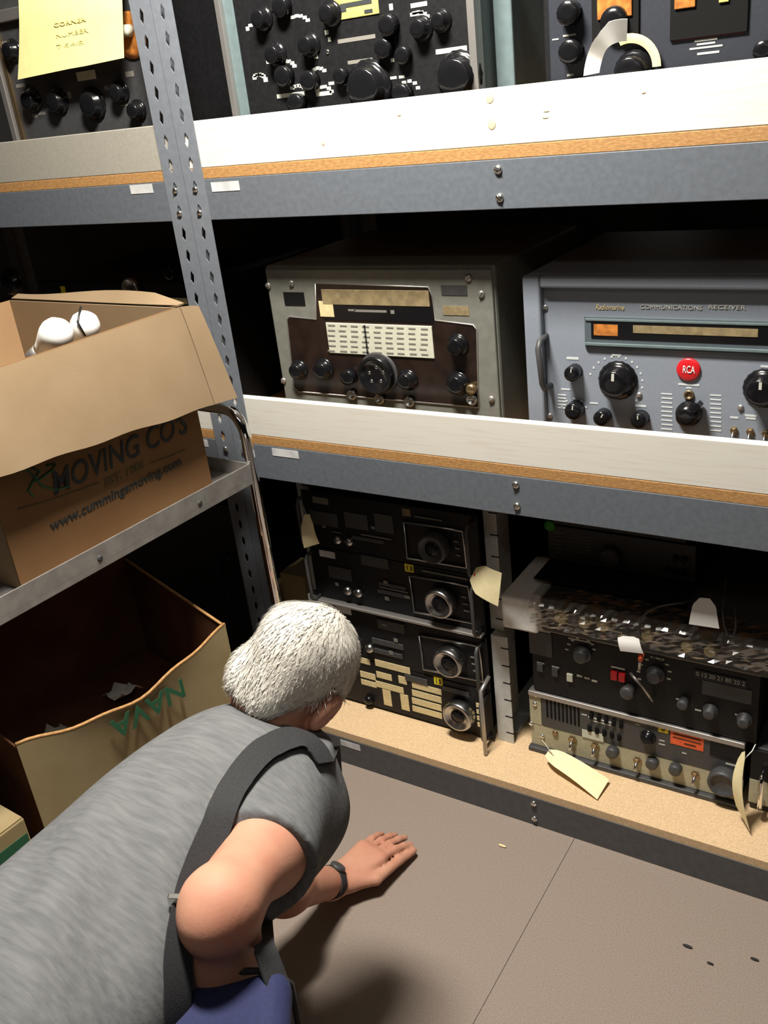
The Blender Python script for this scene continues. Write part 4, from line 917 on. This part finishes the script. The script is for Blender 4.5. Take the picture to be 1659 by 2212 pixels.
# head frame
s_ = V3(.88, -.25, -.33); s_ /= np.linalg.norm(s_); a_ = V3(.22, .80, .50); a_ -= s_*(a_@s_); a_ /= np.linalg.norm(a_); f_ = np.cross(a_, s_)
HA = [s_, f_, a_]
def hp_(x, y, z): return HC+s_*x+f_*y+a_*z
man = thing('person', 'white haired man in a grey t-shirt bending down with one hand on the carpet', 'person', (-.82, -1.25, 0))
def head(B, g=0.0):
    B.ell(hp_(0, -.012, .022), (.074+g, .096+g, .085+g), HA, .02)
    if g == 0:
        B.ell(hp_(0, .030, -.035), (.058, .068, .080), HA, .03); B.cone(hp_(0, .066, -.095), hp_(0, .060, -.10), .026, .024, .03)
        B.cone(hp_(.045, .0, -.075), hp_(.012, .07, -.095), .02, .018, .03); B.cone(hp_(-.045, .0, -.075), hp_(-.012, .07, -.095), .02, .018, .03)
        B.cone(hp_(0, .092, .0), hp_(0, .112, -.035), .009, .014, .015)                          # nose
        for sx in (-1, 1):
            B.ell(hp_(sx*.032, .088, .006), (.016, .012, .012), HA, .006, True); B.ell(hp_(sx*.032, .078, .005), (.0125, .0125, .0125), HA, .003)
            B.cone(hp_(sx*.016, .092, .024), hp_(sx*.046, .080, .022), .008, .006, .012)           # brow
            B.ell(hp_(sx*.083, .000, -.012), (.012, .022, .034), HA, .008); B.ell(hp_(sx*.094, .007, -.010), (.006, .012, .022), HA, .004, True); B.cone(hp_(sx*.076, .01, -.038), hp_(sx*.072, .012, -.045), .008, .007, .008)
        B.cone(hp_(-.022, .098, -.062), hp_(.022, .098, -.062), .006, .006, .008); B.cone(hp_(-.02, .095, -.072), hp_(.02, .095, -.072), .007, .007, .008); B.cone(hp_(-.022, .104, -.067), hp_(.022, .104, -.067), .002, .002, .002, sub=True)
def arm(B, S, E, W, g=0.0, k=.03):
    B.cone(S, S+(E-S)*.5, .056+g, .053+g, k); B.cone(S+(E-S)*.45, E, .052+g, .040+g, k)
    B.cone(E, E+(W-E)*.35, .041+g, .047+g, k); B.cone(E+(W-E)*.35, W, .047+g, .030+g, k)
B = SDF((-1.16, -1.45, -.01), (-.52, -.08, 1.0), .0045)
# torso under the clothes, legs
B.ell((NB+PV)/2+V3(-.02, .10, -.02), (.155, .26, .105), TAX); B.cone(NB+V3(-.01, -.10, -.035), PV, .085, .11, .08, (TUP, .8)); B.cone(SR, SL, .055, .05, .06); B.ell(PV, (.150, .13, .115), TAX, k=.06)
for H_, K_, A_ in ((HR, KR, AR), (HL, KL, AL)): B.cone(H_, K_, .085, .058, .05); B.cone(K_, A_, .057, .04, .03); B.cone(A_, A_+V3(0, .12, -.05), .035, .028, .02)
B.cone(NB+V3(0, -.04, -.01), HC-a_*.055-f_*.012, .056, .055, .03); head(B)
arm(B, SR, ER, WR); B.cone(ER, ER+(ER-SR)*.10+V3(-.006, 0, -.012), .036, .026, .02); arm(B, SL, EL, WL)
# left hand pressed on the carpet, fingertips down
KN = np.array(on(826, 1822, 2, .050)); hd = KN-WL; hd /= np.linalg.norm(hd); side = np.cross(hd, V3(0, 0, 1)); side /= np.linalg.norm(side)   # side = toward the thumb
up_ = np.cross(side, hd)
def hl(x, y, z): return WL+hd*x+side*y+up_*z
B.cone(hl(-.02, 0, 0), hl(.02, 0, 0), .029, .028, .02, (up_, .72))
PALM = .104
for y0, y1 in ((.024, .034), (.008, .012), (-.008, -.010), (-.022, -.030)): B.cone(hl(.015, y0*.7, 0), hl(PALM, y1*.95, .004), .018, .0135, .016, (up_, .85))
def finger(y, L, spread, bend, r, z0=.004):
    p = hl(PALM, y, z0); d = hd*math.cos(spread)+side*math.sin(spread); ang = bend[0]
    for i, l in enumerate((.46, .30, .24)):
        dirv = d*math.cos(ang)-V3(0, 0, 1)*math.sin(ang); q_ = p+dirv*(L*l); 
        if q_[2] < r*.95: q_[2] = r*.95
        B.cone(p, q_, r*(1-.08*i), r*(.93-.08*i), .0045); p = q_; ang += bend[1+min(i, 1)]
    return p
TIPS = [finger(.030, .094, .04, (.18, .16, .15), .0098), finger(.011, .102, -.02, (.16, .16, .15), .0100), finger(-.009, .095, -.07, (.18, .18, .15), .0095), finger(-.027, .076, -.15, (.2, .18, .15), .0086)]
th0 = hl(.022, .026, -.004); th1 = hl(.062, .056, -.008); th2 = np.array(on(862, 1858, 2, .030)); th3 = np.array(on(893, 1838, 2, .018))
B.cone(th0, th1, .018, .0125, .015); B.cone(th1, th2, .0122, .0112, .006); B.cone(th2, th3, .0112, .0090, .004)
# right hand closed over the bag
rd = WR-ER; rd /= np.linalg.norm(rd); rs = np.cross(rd, V3(0, 0, 1)); rs /= np.linalg.norm(rs); ru = np.cross(rs, rd)
def hr(x, y, z): return WR+rd*x+rs*y+ru*z
for y0 in (.027, .009, -.009, -.027):
    B.cone(hr(.0, y0*.6, 0), hr(.085, y0, .002), .018, .0135, .014, (ru, .8)); B.cone(hr(.085, y0, .002), hr(.120, y0, -.010), .0095, .009, .004); B.cone(hr(.120, y0, -.010), hr(.130, y0, -.038), .009, .0085, .004); B.cone(hr(.130, y0, -.038), hr(.118, y0, -.058), .0085, .008, .004)
B.cone(hr(.02, .03, 0), hr(.06, .05, -.012), .016, .0115, .012); B.cone(hr(.06, .05, -.012), hr(.095, .046, -.03), .0112, .009, .005)
body = B.mesh('body', skin, man)
# shirt
S = SDF((-1.16, -1.48, .34), (-.52, -.52, .92), .0055); g = .014
S.ell((NB+PV)/2+V3(-.02, .12, -.01), (.172, .28, .125), TAX, k=.05); S.cone(NB+V3(-.005, -.10, -.035), PV+V3(0, .06, .0), .105, .125, .10); S.ell((NB+PV)/2+V3(0, -.1, -.02), (.165, .25, .125), TAX, k=.08)
S.cone(SR+V3(-.01, -.01, .0), NB+V3(-.01, -.06, -.025), .066, .070, .05); S.cone(SL, NB+V3(-.02, -.06, -.03), .064, .070, .05); S.ell(PV+V3(0, .06, 0), (.168, .17, .13), TAX, k=.08)
S.ell(SR+V3(-.05, -.11, .022), (.07, .09, .05), k=.06)
hem = SR+(ER-SR)*.52; sdir = (ER-SR)/np.linalg.norm(ER-SR)
SV_ = SDF((-1.16, -1.48, .34), (-.52, -.52, .92), .0055)
SV_.cone(SR, hem+sdir*.06-V3(0, 0, .014), .066, .074, .05)
heml = SL+(EL-SL)*.6; SV_.cone(SL, heml+(EL-SL)*.2, .068, .074, .05)
X, Yg, Z = S.grid()
# fabric folds
F_ = .0065*np.sin(46*(X*.5+Yg*.25+Z*.8)+3*np.sin(9*X+5*Yg))*np.exp(-((X-SR[0]+.02)**2+(Yg-SR[1]+.02)**2+(Z-SR[2])**2)/.018)*1.7
F_ = F_+0.005*np.sin(34*(Yg*.9+X*.7)+2.5*np.sin(11*X+3*Z))*np.exp(-((X+.70)**2+(Yg+1.06)**2)/.03)*1.6
F_ = F_+.0022*np.sin(23*(Yg*.6-X*.9)+2*np.sin(7*Yg+4))+.0012*np.sin(61*(X*.4+Yg*.5)+3*np.sin(15*X))
S.F = (S.F+F_).astype(np.float32)
# openings: sleeves, neck, hem
def cut(S, p, n, r):   # remove what lies past plane p,n within radius r of p
    X, Yg, Z = S.grid(); n = np.array(n)/np.linalg.norm(n); d = (X-p[0])*n[0]+(Yg-p[1])*n[1]+(Z-p[2])*n[2]; rr = np.sqrt((X-p[0])**2+(Yg-p[1])**2+(Z-p[2])**2)
    S.F = np.maximum(S.F, np.minimum(d, r-rr)).astype(np.float32)
cut(SV_, hem, sdir*.9+V3(0, 0, -.25), .2); cut(SV_, heml, (EL-SL), .2)
SV_.cone(SR+sdir*.10, hem+sdir*.12-V3(0, 0, .016), .050, .068, .004, sub=True); SV_.cone(SL+(EL-SL)*.4, EL, .06, .07, .004, sub=True)
SV_.F = (SV_.F+F_).astype(np.float32)
h_ = np.maximum(.045-np.abs(S.F-SV_.F), 0)/.045; S.F = (np.minimum(S.F, SV_.F)-h_*h_*.045/4).astype(np.float32)
nd = HC-NB; nd /= np.linalg.norm(nd)
cut(S, NB+nd*.046, nd, .16); cut(S, PV+V3(0, -.10, .0), V3(0, -1, -.15), .5)
# hollow the sleeves and neck so the cloth reads as cloth
S.cone(NB, NB+nd*.1, .060, .062, .004, sub=True)
shirt = S.mesh('t_shirt', shirtm, man)
# collar band
cn = V3(*nd); e1 = np.cross(cn, V3(1, 0, 0)); e1 /= np.linalg.norm(e1); e2 = np.cross(cn, e1)
MB().tube([Vector(NB+nd*.045+(e1*math.cos(a)+e2*math.sin(a))*.0665) for a in [2*math.pi*i/28 for i in range(29)]], .0055, 8).build('collar', shirtm, shirt)
# hair: shell plus strands
H = SDF(HC-.16, HC+.16, .004); head(H, .007); H.ell(hp_(0, -.060, -.040), (.058, .034, .056), HA, .03)
H.plane(hp_(0, .052, .03), f_*.8-a_*.18); 
X, Yg, Z = H.grid(); hx = (X-HC[0])*s_[0]+(Yg-HC[1])*s_[1]+(Z-HC[2])*s_[2]; hy = (X-HC[0])*f_[0]+(Yg-HC[1])*f_[1]+(Z-HC[2])*f_[2]; hz_ = (X-HC[0])*a_[0]+(Yg-HC[1])*a_[1]+(Z-HC[2])*a_[2]
low = np.maximum(-.062-hz_, 0*hz_-1); ear = np.minimum(hy+.026, .020-hz_)       # bare where in front of the ear and below it
H.F = np.maximum(np.maximum(H.F, -.088-hz_), ear).astype(np.float32)
H.F = (H.F+.0022*np.sin(70*hx+5*np.sin(14*hz_))+.002*np.sin(55*(hx*.8+hy*.4)+3*np.sin(20*hz_))+.003*np.sin(19*hx+9*hy+7*hz_)).astype(np.float32)
hair = H.mesh('hair', hairm, man)
rng = np.random.default_rng(4); hv = np.array([v.co for v in hair.data.vertices]); hn = np.array([v.normal for v in hair.data.vertices])
mb = MB(); crown = hp_(0, -.035, .10); sel = rng.choice(len(hv), 4200)
for i in sel:
    p, n = hv[i], hn[i]; t = p-crown; t -= n*(t@n); L = np.linalg.norm(t)
    if L < 1e-4: continue
    t = t/L+rng.normal(0, .22, 3); t -= n*(t@n); t /= np.linalg.norm(t); w_ = np.cross(t, n)*.0007; l = rng.uniform(.014, .026)
    p0 = p-n*.001; p1 = p+t*l*.5+n*.0022; p2 = p+t*l+n*rng.uniform(-.001, .0022)
    mb.add([p0-w_, p0+w_, p1+w_*.8, p1-w_*.8, p2], [(0, 1, 2, 3), (3, 2, 4)], True)
me = bpy.data.meshes.new('hair_strands'); me.from_pydata(mb.v, [], mb.f); me.materials.append(hairm); st = bpy.data.objects.new('hair_strands', me); COL.objects.link(st); par(st, hair); st['kind'] = 'stuff'
# trousers and shoes
T_ = SDF((-1.16, -1.50, .05), (-.5, -.85, .98), .007)
T_.ell(PV+V3(0, -.03, 0), (.172, .15, .14), k=.06)
for H_, K_, A_ in ((HR, KR, AR), (HL, KL, AL)): T_.cone(H_, K_, .098, .075, .06); T_.cone(K_, A_, .074, .066, .03)
trs = T_.mesh('trousers', jeansm, man)
for A_ in (AR, AL):
    Q_ = SDF(A_-V3(.08, .12, .11), A_+V3(.08, .24, .08), .006)
    Q_.cone(A_+V3(0, -.03, -.062), A_+V3(0, .15, -.066), .040, .034, .03); Q_.cone(A_+V3(0, 0, -.02), A_+V3(0, .02, -.05), .047, .045, .03); Q_.plane((0, 0, .002), (0, 0, -1)); Q_.mesh('shoe', shoem, man)
# watch
wd = (EL-WL)/np.linalg.norm(EL-WL); wc = WL+wd*.034; w1 = np.cross(wd, V3(0, 0, 1)); w1 /= np.linalg.norm(w1); w2 = np.cross(w1, wd)
wt = MB(); ro = .0345
rows = [[Vector(wc+wd*o_+(w1*math.cos(a)*1.0+w2*math.sin(a)*.95)*ro) for o_ in (-.011, 0, .011)] for a in [2*math.pi*i/24 for i in range(25)]]
wo = wt.sheet(rows, .004).build('wrist_watch', 'strap', man)
wdir = V3(.2, -.2, .95); wn = wdir-wd*(wdir@wd); wn /= np.linalg.norm(wn); wx = np.cross(wn, wd)
TT = Matrix(((wx[0], -wn[0], wd[0], (wc+wn*ro)[0]), (wx[1], -wn[1], wd[1], (wc+wn*ro)[1]), (wx[2], -wn[2], wd[2], (wc+wn*ro)[2]), (0, 0, 0, 1)))
MB().lathe([(.017, -.002), (.017, .005), (.0145, .007), (.004, .007)], TT, 24).build('watch_case', 'darkgrey', wo)
# ------------------------------------------------------------------ shoulder bag
BC = np.array(far(486, 2240, 1.035)); 
bag = thing('shoulder_bag', 'royal blue shoulder bag with black webbing strap across the back of the man', 'bag', tuple(BC-V3(0, 0, .13)))
bx_ = V3(.80, .55, 0); bx_ /= np.linalg.norm(bx_); by_ = V3(-bx_[1], bx_[0], 0)
Bg = SDF(BC-.22, BC+.22, .006)
X, Yg, Z = Bg.grid(); u = (X-BC[0])*bx_[0]+(Yg-BC[1])*bx_[1]; v = (X-BC[0])*by_[0]+(Yg-BC[1])*by_[1]; w_ = Z-BC[2]
q0, q1, q2 = np.abs(u)-.072+.02, np.abs(v)-.058+.03, np.abs(w_+.06)-.10+.02
Bg.F = (np.sqrt(np.maximum(q0, 0)**2+np.maximum(q1, 0)**2+np.maximum(q2, 0)**2)-.022+.004*np.sin(u*40+3*np.sin(w_*20))).astype(np.float32)
bb = Bg.mesh('bag_body', M['bagblue'], bag)
zt_ = BC[2]+.045
for dv in (-1, 1):
    pts = [Vector(BC+bx_*x+by_*(dv*.05)+V3(0, 0, z)) for x, z in ((-.070, -.14), (-.073, 0.01), (-.058, .034), (0, .042), (.058, .034), (.073, .01), (.070, -.14))]
    MB().tube(pts, .004, 6).build('piping', 'strap', bb)
# strap: from the bag up the right flank, over the back to the neck and down the chest
def drop(p, lift=.004):
    """push a point near the shirt onto its surface (nearest sampled vertex)"""
    d = ((SV-p)**2).sum(1); i = d.argmin(); return SV[i]+SN[i]*lift, SN[i]
SV = np.array([v.co for v in shirt.data.vertices]); SN = np.array([v.normal for v in shirt.data.vertices])
def strap_on(pix, depth0):
    """march a ray until it meets the shirt surface"""
    d = np.array(ray(*pix)); best = None
    ts = np.linspace(.7, 1.8, 500); P = np.array(CAM)[None, :]+ts[:, None]*d[None, :]
    idx = np.floor((P-S.lo)/S.h).astype(int); ok = ((idx >= 0) & (idx < S.F.shape)).all(1)
    for k in np.nonzero(ok)[0]:
        if S.F[tuple(idx[k])] < 0: return P[k]
    return None
pix = [(702, 1652), (692, 1626), (676, 1606), (655, 1592), (632, 1588), (600, 1597), (565, 1618), (535, 1650), (508, 1690), (486, 1735), (466, 1785), (447, 1830), (428, 1870), (408, 1910), (393, 1950), (381, 2000), (374, 2060), (371, 2120), (370, 2180), (371, 2240), (374, 2300)]
C_ = []
for p in pix:
    q_ = strap_on(p, 0)
    if q_ is not None: C_.append(q_)
# smooth and ribbon
C_ = np.array(C_)
for it in range(3): C_[1:-1] = .5*C_[1:-1]+.25*(C_[:-2]+C_[2:])
D_ = []
for i in range(len(C_)-1):
    for k in range(4): D_.append(C_[i]+(C_[i+1]-C_[i])*k/4)
D_.append(C_[-1]); D_ = np.array(D_)
rows = []
for i, p in enumerate(D_):
    t = D_[min(i+1, len(D_)-1)]-D_[max(i-1, 0)]; t /= np.linalg.norm(t); sp, n = drop(p, .008); s2 = np.cross(t, n); s2 /= np.linalg.norm(s2)
    rows.append([Vector(sp+s2*x) for x in (-.019, 0, .019)])
# smooth rows
for it in range(3):
    for i in range(1, len(rows)-1):
        for j in range(3): rows[i][j] = rows[i][j]*.5+(rows[i-1][j]+rows[i+1][j])*.25
tail = [Vector(BC+bx_*-.06+V3(0, 0, .03+.0)), ]
e0 = rows[-1][1]; tb = Vector(BC-bx_*.068+V3(0, 0, .02)); wv = (rows[-1][2]-rows[-1][0])/2
for k in range(1, 7): m_ = e0.lerp(tb, k/6); rows.append([m_-wv, m_, m_+wv])
MB().sheet(rows, .0025).build('strap', 'strap', bag)
front = [rows[0][1], Vector(NB+V3(.075, .06, -.02)), Vector(NB+V3(.06, .07, -.10)), Vector((NB+PV)/2+V3(.03, .18, -.17)), Vector(BC+bx_*.05+by_*.06+V3(0, 0, .06)), Vector(BC+bx_*.068+by_*.02+V3(0, 0, .02))]
fr = []
wv0 = (rows[0][2]-rows[0][0])/2
for i in range(len(front)-1):
    for k in range(5): m_ = front[i].lerp(front[i+1], k/5); fr.append([m_-wv0, m_, m_+wv0])
MB().sheet(fr, .0025).build('strap', 'strap', bag)
q_ = strap_on((376, 1956), 0)
if q_ is not None:
    sp, n = drop(q_, .012); T = Matrix.Translation(sp) @ Matrix.Rotation(.4, 4, 'Z')
    MB().box(-.010, .010, -.004, .004, -.008, .008, T).build('buckle', 'zinc', bag, .002)
# ------------------------------------------------------------------ specks on the carpet
for i, (px, py, s_) in enumerate(((1485, 2045, .006), (1630, 2073, .005), (1534, 2082, .004), (1085, 1828, .006))):
    p = on(px, py, 2, .001)
    rows = [[p+Vector((s_*(u-1.5), s_*.5*(v-1)*(1 if u in (1, 2) else .4), .0016+.001*((u*v) % 2))) for v in range(3)] for u in range(4)]
    tag(MB().sheet(rows, .0016).build('lint_speck', 'strip' if i == 3 else 'rubber'), ('dark lint speck with a hair on the carpet', 'dark round lint speck near the right edge of the carpet', 'thin dark lint thread on the carpet between two specks', 'pale dry crumb on the carpet before the bottom beam')[i], 'speck', 'specks on the carpet')
